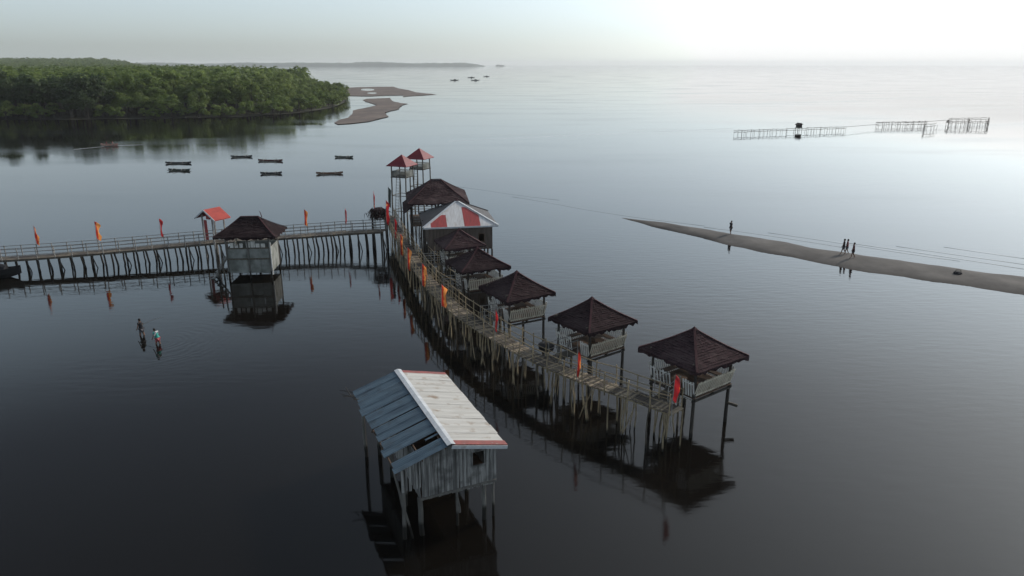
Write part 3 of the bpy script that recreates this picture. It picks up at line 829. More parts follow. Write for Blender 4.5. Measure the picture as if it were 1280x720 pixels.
# ------------------------------------------------------------------ striped house and the big thatched hall
def striped_house():
    zt, ze, half = 6.6, 4.7, 3.72
    c = at(571, 251, zt)
    t = thing('striped_house', 'brown house on stilts under a red and white striped metal roof', 'house', (c.x, c.y, 0), R(10))
    rr = random.Random(5)
    A, B, C, D = Vector((-half, -half, ze)), Vector((half, -half, ze)), Vector((half, half, ze)), Vector((-half, half, ze))
    T = Vector((0, 0, zt))
    # striped front slope: columns of sheet, red ones stop short of the hips
    m = MB()
    edges = [-half, -2.95, -1.35, 0.35, 1.95, half]
    red = {1, 3}
    nrm = (B - A).cross(T - A).normalized()
    def slope(x, y): return Vector((x, y, ze + (zt - ze) * (y + half) / half))
    def ytop(x): return -abs(x)
    for i in range(len(edges) - 1):
        x0, x1 = edges[i], edges[i + 1]
        n = 8
        for k in range(n):
            xa, xb = x0 + (x1 - x0) * k / n, x0 + (x1 - x0) * (k + 1) / n
            ya, yb = ytop(xa), ytop(xb)
            if i in red:
                lim = -1.62 if i == 1 else -0.9
                ca, cb = min(ya, lim), min(yb, lim)
                if i == 3: ca, cb = min(ya - 0.25, -0.95 - 0.45 * (xa > 1.2)), min(yb - 0.25, -0.95 - 0.45 * (xb > 1.2))
                else: ca, cb = min(ya - 0.2, -2.0), min(yb - 0.2, -2.0)
                m.add([slope(xa, -half), slope(xb, -half), slope(xb, cb), slope(xa, ca)], [(0, 1, 2, 3)], 1)
                m.add([slope(xa, ca), slope(xb, cb), slope(xb, yb), slope(xa, ya)], [(0, 1, 2, 3)], 0)
            else:
                m.add([slope(xa, -half), slope(xb, -half), slope(xb, yb), slope(xa, ya)], [(0, 1, 2, 3)], 0)
    front = m.build('front_slope', [M['stripe_white'], M['stripe_red']], t); front['label'] = 'red and white striped front roof slope'
    m = MB(); m.add([D, A, T], [(0, 1, 2)]); m.add([p - Vector((0, 0, 0.12)) for p in (D, A, T)], [(0, 2, 1)]); m.build('side_slope', M['dark_sheet'], t)
    m = MB(); m.add([B, C, T], [(0, 1, 2)]); m.add([p - Vector((0, 0, 0.12)) for p in (B, C, T)], [(0, 2, 1)]); m.build('side_slope', M['grey_sheet'], t)
    m = MB(); m.add([C, D, T], [(0, 1, 2)]); m.build('back_slope', M['grey_sheet'], t)
    for p in (A, B):
        m = MB(); m.bar(p + Vector((0, 0, .05)), T + Vector((0, 0, .05)), 0.2, 0.06); m.build('hip_cap', M['ridge_white'], t)
    for p in (C, D):
        m = MB(); m.bar(p + Vector((0, 0, .05)), T + Vector((0, 0, .05)), 0.2, 0.06); m.build('hip_cap', M['dark_sheet'], t)
    m = MB(); m.add([(-.2, -.2, zt), (.2, -.2, zt), (.2, .2, zt), (-.2, .2, zt), (0, 0, zt + .2)], [(0, 1, 4), (1, 2, 4), (2, 3, 4), (3, 0, 4)]); m.build('finial', M['hip'], t)
    m = MB(); m.bar(A + Vector((0, -.03, -.06)), B + Vector((0, -.03, -.06)), 0.05, 0.16); m.build('fascia', M['ridge_white'], t)
    wl = half - 0.55
    m = MB()
    fl = 2.3
    # walls with a real window opening on the front right
    wx0, wx1, wz0, wz1 = 1.8, 2.35, 3.0, 3.8
    for (x0, x1, z0, z1) in ((-wl, wx0, fl, ze), (wx1, wl, fl, ze), (wx0, wx1, fl, wz0), (wx0, wx1, wz1, ze)):
        m.box(((x0 + x1) / 2, -wl, (z0 + z1) / 2), (x1 - x0, 0.06, z1 - z0))
    for (cx, cy, sx, sy) in ((-wl, 0, 0.06, 2 * wl - 0.07), (wl, 0, 0.06, 2 * wl - 0.07), (0, wl, 2 * wl, 0.06)):
        m.box((cx, cy, (fl + ze) / 2), (sx, sy, ze - fl))
    m.build('wall', M['house_wall'], t)
    m = MB()
    for x in (wx0, wx1): m.box((x, -wl - 0.045, (wz0 + wz1) / 2), (0.07, 0.05, wz1 - wz0 + .1))
    for z in (wz0, wz1): m.box(((wx0 + wx1) / 2, -wl - 0.05, z), (wx1 - wx0, 0.05, 0.07))
    m.build('window_frame', M['brown'], t)
    m = MB(); m.box((0, 0, fl - 0.05), (2 * wl, 2 * wl, 0.09)); m.build('floor', M['brown'], t)
    for x in (-wl, -wl / 3, wl / 3, wl):
        for y in (-wl, 0, wl):
            m = MB(); crooked(m, (x + rr.uniform(-.1, .1), y, -0.7), (x, y, fl - 0.1), 0.11, 0.09, rr, 0.03, 6); m.build('stilt', M['dark_pole'], t)
    for x in (-wl - 0.4, ):
        for y in (-wl - 0.1, -0.5, wl):
            m = MB(); crooked(m, (x, y, -0.7), (x, y, ze + 0.15), 0.09, 0.08, rr, 0.02, 6); m.build('porch_post', M['dark_pole'], t)
striped_house()

def hall():
    zt, ze, half = 7.1, 5.0, 3.6
    c = at(545, 224.5, zt)
    t = thing('thatched_hall', 'large open hall under a black thatched hip roof behind the striped house', 'hall', (c.x, c.y, 0), R(9))
    rr = random.Random(15)
    hip_roof(t, half, half + 0.3, ze, zt, 1.1, rr, M['thatch'], nr=20)
    b = half - 0.6
    for x in (-b, 0, b):
        for y in (-b, 0, b):
            if x == 0 and y == 0: continue
            m = MB(); crooked(m, (x, y, -0.7), (x, y, ze + 0.2), 0.14, 0.11, rr, 0.02, 6); m.build('post', M['dark_pole'], t)
    m = MB(); m.box((0, 0, 2.35), (2 * b + .4, 2 * b + .4, 0.1)); m.build('floor', M['brown'], t)
    m = MB()
    for (a, e) in (((-b, -b), (b, -b)), ((b, -b), (b, b)), ((b, b), (-b, b)), ((-b, b), (-b, -b))):
        for z in (2.8, 3.1, 3.4): m.bar((*a, z), (*e, z), 0.05, 0.06)
    m.build('railing', M['rail_pale'], t)
    # lean-to shade on the walkway side
    m = MB(); m.add([(-b - 1.0, -b - .6, 3.9), (-b + .1, -b - .6, 4.7), (-b + .1, b + .4, 4.7), (-b - 1.0, b + .4, 3.9)], [(0, 1, 2, 3)])
    m.add([(-b - 1.0, -b - .6, 3.78), (-b + .1, -b - .6, 4.58), (-b + .1, b + .4, 4.58), (-b - 1.0, b + .4, 3.78)], [(3, 2, 1, 0)])
    m.build('lean_to_roof', M['thatch'], t)
    for y in (-b - .4, 0, b + .2):
        m = MB(); crooked(m, (-b - .9, y, -0.7), (-b - .9, y, 3.9), 0.09, 0.08, rr, 0.03, 6); m.build('lean_to_post', M['dark_pole'], t)
hall()

# ------------------------------------------------------------------ watch towers
def tower(label, u, v, zt, seed):
    rr = random.Random(seed)
    c = at(u, v, zt)
    t = thing('watch_tower', label, 'tower', (c.x, c.y, 0), R(-22), 'red roofed watch towers')
    zf, ze, half = zt - 2.85, zt - 1.35, 1.5
    T = Vector((0, 0, zt))
    cs = [Vector((-half, -half, ze)), Vector((half, -half, ze)), Vector((half, half, ze)), Vector((-half, half, ze))]
    m = MB()
    for i in range(4):
        m.add([cs[i], cs[(i + 1) % 4], T], [(0, 1, 2)])
        m.add([p - Vector((0, 0, 0.06)) for p in (cs[i], cs[(i + 1) % 4], T)], [(0, 2, 1)])
        m.add([cs[i], cs[i] - Vector((0, 0, 0.06)), cs[(i + 1) % 4] - Vector((0, 0, 0.06)), cs[(i + 1) % 4]], [(0, 1, 2, 3)])
    m.build('roof', M['red_roof'], t)
    b = 1.0
    for sx in (-1, 1):
        for sy in (-1, 1):
            m = MB(); crooked(m, (sx * (b + .1), sy * (b + .1), -0.7), (sx * b, sy * b, ze + 0.25), 0.10, 0.08, rr, 0.03, 6, 5); m.build('leg', M['pole'], t)
    m = MB(); m.box((0, 0, zf), (2 * b + .25, 2 * b + .25, 0.08)); m.build('floor', M['dark_pole'], t)
    for (a, e) in (((-b, -b), (b, -b)), ((b, -b), (b, b)), ((b, b), (-b, b)), ((-b, b), (-b, -b))):
        picket_panel(t, a, e, zf + 0.05, 0.75, (0.0001 * (a[0] + e[0]), 0.0001 * (a[1] + e[1])), M['hut_wall'], rr, gap=0.17, wd=0.14)
    m = MB()
    for z in (1.6, 3.6):
        for (a, e) in (((-b, -b), (b, -b)), ((b, -b), (b, b)), ((b, b), (-b, b)), ((-b, b), (-b, -b))):
            m.bar((a[0] * 1.07, a[1] * 1.07, z), (e[0] * 1.07, e[1] * 1.07, z), 0.06, 0.07)
    m.build('crossbeam', M['pole'], t)
    m = MB()
    for x in (-0.25, 0.25): m.bar((x, -b - .9, 0.9), (x, -b - .1, zf + .2), 0.05, 0.05)
    for k in range(14):
        q = k / 14; m.bar((-0.25, -b - .9 + .8 * q, 0.9 + (zf - .7) * q), (0.25, -b - .9 + .8 * q, 0.9 + (zf - .7) * q), 0.04, 0.04)
    m.build('ladder', M['pole'], t)
tower('red roofed watch tower on tall legs, the nearer of two, with boarded grey cabin', 502, 193, 8.85, 31)
tower('farther red roofed watch tower half hidden behind its twin', 524, 185, 8.85, 32)

# ------------------------------------------------------------------ long pier on the left
def pier():
    ctrl = [(-60, 343.5, 1.35), (0, 340.5, 1.38), (52, 337.5, 1.4), (126, 332.5, 1.5), (207, 326, 1.6), (272, 321, 1.7), (383, 314.5, 1.85), (433, 312, 2.0), (482, 313, 2.3)]
    pts = []
    for u, v, h in ctrl:
        p = at(u, v); pts.append(Vector((p.x, p.y, h)))
    L = poly_len(pts)
    t = thing('pier', 'long straight wooden pier with railings crossing the water to the walkway', 'pier')
    rr = random.Random(44)
    m = MB(); s = 0
    while s < L:
        p, d = poly_at(pts, s); bw = rr.uniform(0.14, 0.2)
        m.box((p.x, p.y, p.z + rr.uniform(-.008, .008)), (bw, 1.5 + rr.uniform(-.05, .08), 0.045), math.atan2(d.y, d.x)); s += bw + 0.012
    m.build('deck', M['deck'], t)
    for sg in (-1, 1):
        m = MB()
        for i in range(int(L / 2.5) + 1):
            p, d = poly_at(pts, i * 2.5); q, d2 = poly_at(pts, min(L, (i + 1) * 2.5)); sd_ = Vector((-d.y, d.x, 0)).normalized() * 0.68 * sg
            m.bar(p + sd_ - Vector((0, 0, .11)), q + sd_ - Vector((0, 0, .11)), 0.08, 0.17)
        m.build('joist', M['pole'], t)
        rails = {0.4: [], 0.75: [], 1.12: []}
        s = 0.4; k = 0
        while s < L and k < 48:
            p, d = poly_at(pts, s); sd_ = Vector((-d.y, d.x, 0)).normalized() * 0.72 * sg; q = p + sd_
            m = MB(); m.bar(q - Vector((0, 0, 0.15)), q + Vector((rr.uniform(-.03, .03), 0, 1.18)), 0.07, 0.07, up=(0, 1, 0)); m.build('rail_post', M['rail_pale'], t)
            for z in rails: rails[z].append(q + Vector((0, 0, z + rr.uniform(-.02, .02))))
            s += rr.uniform(1.35, 1.65); k += 1
        m = MB()
        for z in rails: m.tube(rails[z], 0.03, 4)
        m.build('handrail', M['rail_pale'], t)
    s = 0.3; k = 0
    while s < L and k < 98:
        p, d = poly_at(pts, s); side = Vector((-d.y, d.x, 0)).normalized()
        q = p + side * (0.62 if k % 2 else -0.62)
        lean = rr.uniform(0.0, .3)
        m = MB(); crooked(m, (q.x + lean, q.y + rr.uniform(-.1, .1), -0.7), (q.x, q.y, p.z - .03), rr.uniform(.085, .125), rr.uniform(.07, .1), rr, 0.035)
        m.build('stilt', M['dark_pole'], t)
        if k % 6 == 2:
            m = MB(); crooked(m, (q.x + 0.6, q.y, -0.7), (q.x - 0.1, q.y, p.z - .1), .06, .05, rr, 0.03); m.build('brace', M['dark_pole'], t)
        s += L / 84 * rr.uniform(.8, 1.2); k += 1
    return pts
pier_pts = pier()

# thatched hut in front of the pier
def pier_hut():
    c = at(309, 350.5) + Vector((0, 2.4, 0))
    t = thing('pier_hut', 'boxy hut with pale walls and black thatched roof standing against the long pier', 'hut', (c.x, c.y, 0), R(4))
    rr = random.Random(61)
    hip_roof(t, 2.95, 2.35, 4.2, 5.75, 1.7, rr, M['thatch'], nr=16)
    a, b = 2.02, 1.6
    m = MB()
    for (x0, x1, z0, z1) in ((-a, -0.2, 0.55, 3.0), (-0.17, 1.1, 0.55, 3.02), (1.13, a, 0.5, 2.98)):
        m.box(((x0 + x1) / 2, -b, (z0 + z1) / 2), (x1 - x0, 0.05, z1 - z0))
    m.box((-a, 0, 1.78), (0.05, 2 * b - .06, 2.45)); m.box((a, 0, 1.78), (0.05, 2 * b - .06, 2.45)); m.box((0, b, 1.78), (2 * a, 0.05, 2.45))
    m.build('wall', M['hut_wall'], t)
    m = MB(); m.box((0, -b - 0.08, 1.95), (2 * a + .1, 0.1, 0.14)); m.box((0, -b - 0.08, 3.02), (2 * a + .1, 0.1, 0.12)); m.build('wall_beam', M['pole'], t)
    for i, x in enumerate((-1.5, -1.05, -0.6, 0.05, 0.5, 0.95, 1.45)):
        hh = rr.uniform(0.35, 0.7)
        m = MB(); m.box((x, -b - 0.04, 3.08 + hh / 2), (rr.uniform(0.28, 0.42), 0.04, hh)); m.build('loose_board', M['white'], t)
    for x in (-a, 0, a):
        for y in (-b, b):
            m = MB(); m.bar((x, y - .06 * (1 if y < 0 else -1), -0.7), (x, y - .06 * (1 if y < 0 else -1), 4.3), 0.14, 0.14, up=(0, 1, 0)); m.build('post', M['barn_post'], t)
    m = MB(); m.bar((a + .14, -b - .1, 0.35), (a + .14, -b - .1, 3.6), 0.1, 0.1, up=(0, 1, 0)); o = m.build('corner_board', M['white'], t)
    m = MB(); m.box((0, 0, 0.6), (2 * a - .1, 2 * b - .1, 0.08)); m.build('floor', M['brown'], t)
    m = MB()
    for y in (-0.4, 0.4): m.bar((-a - 1.7, y - 1.3, -0.3), (-a - .1, y - 1.3, 2.2), 0.07, 0.14)
    for k in range(7): m.box((-a - 1.6 + .21 * k, -1.3, 0.05 + .33 * k), (0.24, 0.85, 0.04))
    m.build('stair', M['rail_pale'], t)
    for x, h in ((-a - .9, 3.0), (-a - .45, 3.3)):
        m = MB(); crooked(m, (x, -b - .2, -0.7), (x, -b - .2, h), 0.08, 0.07, rr, .04, 6); m.build('mooring_post', M['pole'], t)
    m = MB(); m.tube([(1.15, 0.1, 5.7), (1.05, 0.1, 6.15), (0.95, 0.12, 6.3)], [0.05, 0.035, 0.02], 5); m.build('finial', M['hip'], t)
pier_hut()

def kiosk():
    c = at(272, 321)
    t = thing('gate_shelter', 'small orange red gable shelter on posts over the long pier', 'shelter', (c.x, c.y, 0), R(-28))
    z0, z1, a, b = 4.35, 5.35, 1.55, 1.05     # ridge along y
    for sx in (-1, 1):
        m = MB()
        pts = [(0, -b, z1), (0, b, z1), (sx * a, b, z0), (sx * a, -b, z0)]
        m.add(pts, [(0, 1, 2, 3)]); m.add([(x, y, z - .08) for x, y, z in pts], [(3, 2, 1, 0)])
        m.add([pts[0], pts[3], (pts[3][0], pts[3][1], z0 - .08), (0, -b, z1 - .08)], [(0, 1, 2, 3)])
        m.build('roof_slope', M['orange_roof'] if sx > 0 else M['red_roof'], t)
    m = MB()
    for sx in (-1, 1): m.bar((0, -b - .03, z1 - .08), (sx * a, -b - .03, z0 - .08), 0.05, 0.14)
    m.build('bargeboard', M['ridge_white'], t)
    for sx in (-1, 1):
        for sy in (-1, 1):
            m = MB(); m.bar((sx * .75, sy * .75, -0.7), (sx * .75, sy * .75, z0 + .4), 0.12, 0.12, up=(0, 1, 0)); m.build('post', M['rail_pale'], t)
    m = MB(); m.box((0, 0, z0 + .15), (0.5, 1.3, 0.5)); m.build('king_post', M['stripe_red'], t)
    m = MB(); m.box((-0.2, -.84, 3.1), (0.42, 0.05, 2.2)); m.build('banner_panel', M['stripe_red'], t)
kiosk()

def gateway():
    c = at(476, 308)
    t = thing('thatched_gateway', 'shaggy thatched gateway where the long pier meets the bamboo walkway', 'gateway', (c.x, c.y, 0), R(10))
    rr = random.Random(77)
    m = MB()
    for k in range(260):
        x, y = rr.gauss(0, 0.55), rr.gauss(0, 0.5); z = rr.uniform(3.6, 4.55)
        d = Vector((rr.gauss(0, .4), rr.gauss(0, .4), -0.55)); sd_ = Vector((rr.uniform(-1, 1), rr.uniform(-1, 1), 0)).normalized() * 0.07
        p = Vector((x, y, z)); m.add([p - sd_, p + sd_, p + d + sd_ * .4, p + d - sd_ * .4], [(0, 1, 2, 3)])
    m.ellipsoid((0, 0, 4.05), (.85, .8, .5), 10, 7)
    m.build('thatch_top', M['thatch'], t)
    for sx in (-.75, .75):
        for sy in (-.7, .7):
            m = MB(); crooked(m, (sx * 1.1, sy, -0.7), (sx, sy, 4.1), .13, .1, rr, .03, 6); m.build('post', M['dark_pole'], t)
    m = MB()
    for z in (2.4, 3.0, 3.6):
        m.bar((-.75, -.7, z), (.75, -.7, z), .07, .07); m.bar((-.75, .7, z), (.75, .7, z), .07, .07); m.bar((-.75, -.7, z), (-.75, .7, z), .07, .07)
    m.build('lattice', M['pole'], t)
gateway()

# ------------------------------------------------------------------ barn in the foreground
def barn():
    t = thing('stilt_barn', 'weathered board barn on stilts with a white and blue tin gable roof in the foreground', 'barn', (-4.35, 31.4, 0), R(23.9))
    rr = random.Random(8)
    Lh, W = 4.3, 2.62
    zr, zl, zrt = 4.4, 3.58, 3.8
    # right slope, whitewashed sheets side by side
    def rpt(s, y, dz=0): return Vector((0.02 + (W - .02) * s, y, zr + (zrt - zr) * s + dz))
    def lpt(s, y, dz=0): return Vector((-0.02 - (W - .1) * s, y, zr + (zl - zr) * s + dz))
    def sheet(m, fn, y0, y1, s1, dz, mi=0, s0=0.0):
        vs = []
        ny = max(2, int((y1 - y0) / 0.075)); ns = 6
        for j in range(ns + 1):
            for i in range(ny + 1):
                y = y0 + (y1 - y0) * i / ny; s = s0 + (s1 - s0) * j / ns
                vs.append(fn(s, y, dz + 0.012 * (i % 2) + 0.004 * math.sin(j * 2.1 + y0 * 5)))
        fs = [(j * (ny + 1) + i, j * (ny + 1) + i + 1, (j + 1) * (ny + 1) + i + 1, (j + 1) * (ny + 1) + i) for j in range(ns) for i in range(ny)]
        m.add(vs, fs, mi)
    m = MB()
    y = -Lh + 0.38; k = 0
    while y < Lh - 0.3:
        y1 = min(Lh - 0.28, y + 0.78)
        sheet(m, rpt, y - 0.04, y1 + 0.04, 1.0 + rr.uniform(-0.012, 0.006), 0.02 + 0.014 * (k % 2)); y = y1; k += 1
    o = m.build('roof_slope', M['barn_white'], t); o['label'] = 'whitewashed tin roof slope'
    m = MB(); sheet(m, rpt, -Lh, -Lh + 0.38, 1.01, 0.03); m.build('roof_edge', M['barn_red'], t)
    m = MB(); sheet(m, rpt, Lh - 0.32, Lh, 1.0, 0.03); m.build('roof_edge', M['barn_red'], t)
    m = MB(); m.bar(rpt(0, -Lh - .02, -.09), rpt(1.0, -Lh - .02, -.09), 0.04, 0.15); m.build('bargeboard', M['ridge_white'], t)
    # left slope, blue grey sheets with open seams and one missing sheet
    m = MB()
    strips = [(-Lh, -Lh + 0.85), (-Lh + 1.5, -Lh + 2.75), (-Lh + 2.88, -Lh + 4.1), (-Lh + 4.22, -Lh + 5.6), (-Lh + 5.72, -Lh + 7.2), (-Lh + 7.26, Lh)]
    for k, (y0, y1) in enumerate(strips):
        ym = (y0 + y1) / 2
        sheet(m, lpt, y0, ym + 0.03, 1.0 + rr.uniform(-.04, .03), 0.02); sheet(m, lpt, ym - 0.03, y1, 1.0 + rr.uniform(-.05, .04), 0.036)
    o = m.build('roof_slope', M['barn_blue'], t); o['label'] = 'blue grey tin roof slope with a sheet missing'
    m = MB()
    sheet(m, lpt, -Lh + 1.2, -Lh + 1.34, 0.3, 0.012, 0, 0.02)
    m.build('torn_sheet', M['barn_blue'], t)
    # ridge cap
    m = MB()
    for sx in (-1, 1):
        m.bar((sx * 0.09, -Lh - .03, zr + 0.055), (sx * 0.09, Lh + .03, zr + 0.055), 0.2, 0.015, up=(sx * 0.28, 0, 1))
    m.build('ridge_cap', M['ridge_white'], t)
    # purlins and rafters under the tin
    m = MB()
    for s in (0.08, 0.5, 0.95):
        for fn in (rpt, lpt): m.bar(fn(s, -Lh + .05, -0.08), fn(s, Lh - .05, -0.08), 0.05, 0.08)
    m.build('purlin', M['brown'], t)
    m = MB()
    for i in range(5):
        yy = -Lh + 0.5 + i * (2 * Lh - 1) / 4
        for fn in (rpt, lpt): m.bar(fn(0, yy, -0.17), fn(0.98, yy, -0.17), 0.05, 0.09)
    m.build('rafter', M['brown'], t)
    # walls
    fl = 1.95
    yf, yb, xl, xr = -Lh + 0.35, Lh - 0.45, -2.2, 2.22
    def roof_z(x): return (zr + (zrt - zr) * x / W if x >= 0 else zr + (zl - zr) * (-x) / W) - 0.13
    m = MB()
    x = xl
    while x < xr - 0.02:
        bw = min(rr.uniform(0.13, 0.19), xr - x)
        loose = x < -1.35
        z0 = fl - 0.1 + rr.uniform(-.06, .04) + (0.6 if loose else 0)
        gap = rr.uniform(0.05, 0.08) if loose else rr.uniform(0.004, 0.022)
        cx = x + bw / 2; zt = roof_z(cx)
        tilt = Matrix.Rotation(rr.uniform(-.012, .012), 3, 'Y')
        yy = yf + rr.uniform(-.012, .012)
        if cx + bw / 2 > 1.1 and cx - bw / 2 < 1.62:
            m.box((cx, yy, (z0 + 2.95) / 2), (bw - gap, 0.025, 2.95 - z0)); m.box((cx, yy, (3.62 + zt) / 2), (bw - gap, 0.025, zt - 3.62))
        else:
            m.box((cx, yy, (z0 + zt) / 2), (bw - gap, 0.025, zt - z0), rot=tilt)
        x += bw
    for xs in (-1.35, xr):
        y = yf + 0.02
        while y < yb:
            bw = rr.uniform(0.13, 0.19); zt = roof_z(xs)
            m.box((xs + rr.uniform(-.012, .012), y + bw / 2, (fl - .1 + zt) / 2), (0.025, bw - rr.uniform(.004, .02), zt - fl + .1)); y += bw
    m.box((0.43, yb, 2.75), (xr + 1.3, 0.03, 1.6))
    m.build('wall', M['barn_board'], t)
    m = MB()
    for xx in (1.06, 1.66): m.box((xx, yf - .03, 3.285), (0.05, 0.05, 0.76))
    for zz in (2.93, 3.64): m.box((1.36, yf - .034, zz), (0.55, 0.045, 0.05))
    m.build('window_frame', M['barn_board'], t)
    m = MB(); m.box((0.43, (yf + yb) / 2, fl), (xr + 1.25, yb - yf - .1, 0.06)); m.build('floor', M['brown'], t)
    m = MB()
    for xx in (-1.25, 0.4, xr - .1): m.bar((xx, yf + .05, fl - .14), (xx, yb, fl - .14), 0.09, 0.14)
    m.bar((-1.4, yf - .05, fl - .06), (xr, yf - .05, fl + .02), 0.05, 0.1)
    m.build('floor_beam', M['barn_post'], t)
    for xx, r_ in ((xl + .12, .10), (xl + .85, .13), (0.35, .07), (xr - .55, .11), (xr - .1, .07)):
        for j, yy in enumerate((yf + .1, -1.4, 1.3, yb - .1)):
            if (j in (1, 2) and r_ < .08) or (xx < xl + .2 and j in (1, 2)): continue
            m = MB(); crooked(m, (xx + rr.uniform(-.08, .08), yy + rr.uniform(-.08, .08), -0.8), (xx, yy, (fl - .04 if xx > xl + .2 else 3.4)), r_, r_ * .85, rr, .025, 7); m.build('stilt', M['barn_post'], t)
    for (p, q) in (((xl - .25, yf + .3, 3.4), (xl + .15, yf + .1, 1.2)), ((xl - .1, yf + .2, 2.9), (xl + .5, yf, -.5)), ((0.3, yf, 1.85), (0.42, yf - .05, .75))):
        m = MB(); crooked(m, q, p, .05, .04, rr, .03); m.build('brace', M['barn_post'], t)
    m = MB()
    for k in range(9):
        a = Vector((-W + rr.uniform(-.1, .5), Lh - rr.uniform(.1, 1.0), zl + .03)); m.tube([a, a + Vector((rr.uniform(-.9, -.1), rr.uniform(-.2, .7), rr.uniform(.02, .25)))], [.03, .012], 4)
    m.build('loose_branch', M['dark_pole'], t)
barn()

# ------------------------------------------------------------------ feather flags
def flag(label, u, v_top, v_bot, base_uv, z_foot, mt='flag', seed=0, sail=0.50, lean=0.06):
    """base_uv: pixel of the water point below the pole"""
    p = at(*base_uv)
    rr = random.Random(seed)
    def z_at(v):
        # height above the water of pixel row v on the vertical through p
        for k in range(2000):
            z = k * 0.005
            rel = Vector((p.x, p.y, z - CAM_H))
            yc = rel.y * math.sin(PITCH) + rel.z * math.cos(PITCH); zc = rel.y * math.cos(PITCH) - rel.z * math.sin(PITCH)
            if 360 - FPX * yc / zc <= v: return z
        return 4.0
    zt, zb = z_at(v_top), z_at(v_bot)
    t = thing('feather_flag', label, 'flag', (p.x, p.y, z_foot), 0, 'feather flags along the pier and walkway')
    h = zt - z_foot
    m = MB(); m.tube([(0, 0, -0.3), (0, 0, h * .5), (lean * .4, 0, h * .85), (lean, 0, h)], [.025, .02, .015, .01], 5); m.build('flagpole', M['rail_pale'], t)
    sail *= rr.uniform(.75, 1.25); tw = rr.uniform(.5, 1.8)
    m = MB(); n = 14; vs = []
    hb = zb - z_foot
    for i in range(n + 1):
        q = i / n; z = hb + (h - hb) * q
        wd = sail * (0.75 + .35 * q) * (1 if q < .8 else max(.12, 1 - ((q - .8) / .2) ** 2))
        for j in range(4):
            s = j / 3
            vs.append((0.02 + wd * s * (1 - .35 * abs(math.sin(tw * 3 * q + seed))) + lean * q, 0.10 * tw * math.sin(5 * q + seed) * s + .05 * math.sin(9 * q + 3 * s + seed), z - .22 * s * (1 - q * .4) * rr.uniform(.8, 1.1)))
    m.add(vs, [(i * 4 + j, i * 4 + j + 1, i * 4 + j + 5, i * 4 + j + 4) for i in range(n) for j in range(3)])
    m.build('banner', M[mt], t, smooth=True)
flag('leftmost orange red feather flag on the long pier', 50, 281.5, 305, (52, 337.5), 1.4, seed=1)
flag('orange red feather flag on the long pier, second from its far left end', 124, 276.5, 299, (127, 332.5), 1.5, seed=2)
flag('limp pale red feather flag on the long pier beside the gate shelter', 205, 273, 295, (206, 326), 2.4, 'flag_red', seed=3, sail=.36)
flag('red and yellow feather flag on the pier, between the boxy hut and the furled flag', 383, 261.5, 281, (384, 314.5), 1.8, seed=4)
flag('narrow furled pink red flag on the pier nearest the thatched gateway', 433, 260, 279, (434, 311), 1.9, 'flag_red', seed=5, sail=.16)
flag('thin red pennant rising above the thatched gateway', 469, 239, 259, (470, 309), 1.9, 'flag_red', seed=6, sail=.12)
flag('tall dark feather flag at the far end of the walkway below the watch towers', 487, 233, 258, (488, 306), 2.4, 'flag_dark', seed=7, sail=.5)
flag('short red feather flag at the head of the walkway by the lean to posts', 493, 272, 297, (495, 327), 2.4, 'flag_red', seed=18, sail=.34)
flag('red feather flag at the head of the walkway beside the hall', 483, 250, 280, (485, 315), 2.4, 'flag_red', seed=8)
flag('orange red feather flag on the walkway beside the dark side roof of the striped house', 500, 292, 318, (502, 347), 2.4, seed=9, sail=.34)
flag('orange red feather flag on the walkway beside the striped house wall', 508, 309, 336, (511, 366), 2.4, seed=10, sail=.34)
flag('orange feather flag on the walkway near the bamboo drying racks', 526, 329, 356, (529, 393), 2.4, seed=11)
flag('bright orange feather flag standing mid walkway in front of the hut with lattice panels', 550, 355, 382, (553, 424), 2.4, seed=12)
flag('dark red flag at the gangway of the third hut', 615, 386, 413, (619, 473), 2.4, 'flag_red', seed=13, sail=.2)
flag('red and yellow feather flag on the walkway in front of the second hut', 717, 437, 470, (719, 528), 2.4, seed=14, sail=.26)
flag('crimson feather flag at the near end of the walkway by the log stub hut', 836, 467, 500, (835, 578), 2.4, 'flag_red', seed=15, sail=.24)

# ------------------------------------------------------------------ boats
def hull_mesh(mbx, L, B, D, up=0.24, n=14):
    prof = [(-1.0, 1.0), (-0.85, 0.45), (-0.45, 0.0), (0.45, 0.0), (0.85, 0.45), (1.0, 1.0), (0.84, 1.0), (0.7, 0.5), (0, 0.28), (-0.7, 0.5), (-0.84, 1.0)]
    vs = []
    k = len(prof)
    for i in range(n + 1):
        s = -1 + 2 * i / n
        w = B / 2 * max(0.03, (1 - abs(s) ** 2.6)); z0 = up * abs(s) ** 3.2
        for (px, pz) in prof: vs.append((s * L / 2, px * w, -0.12 + z0 + pz * D * (1 - .15 * abs(s) ** 4)))
    fs = [(i * k + j, i * k + (j + 1) % k, (i + 1) * k + (j + 1) % k, (i + 1) * k + j) for i in range(n) for j in range(k)]
    fs += [tuple(range(k - 1, -1, -1)), tuple(n * k + j for j in range(k))]
    mbx.add(vs, fs)
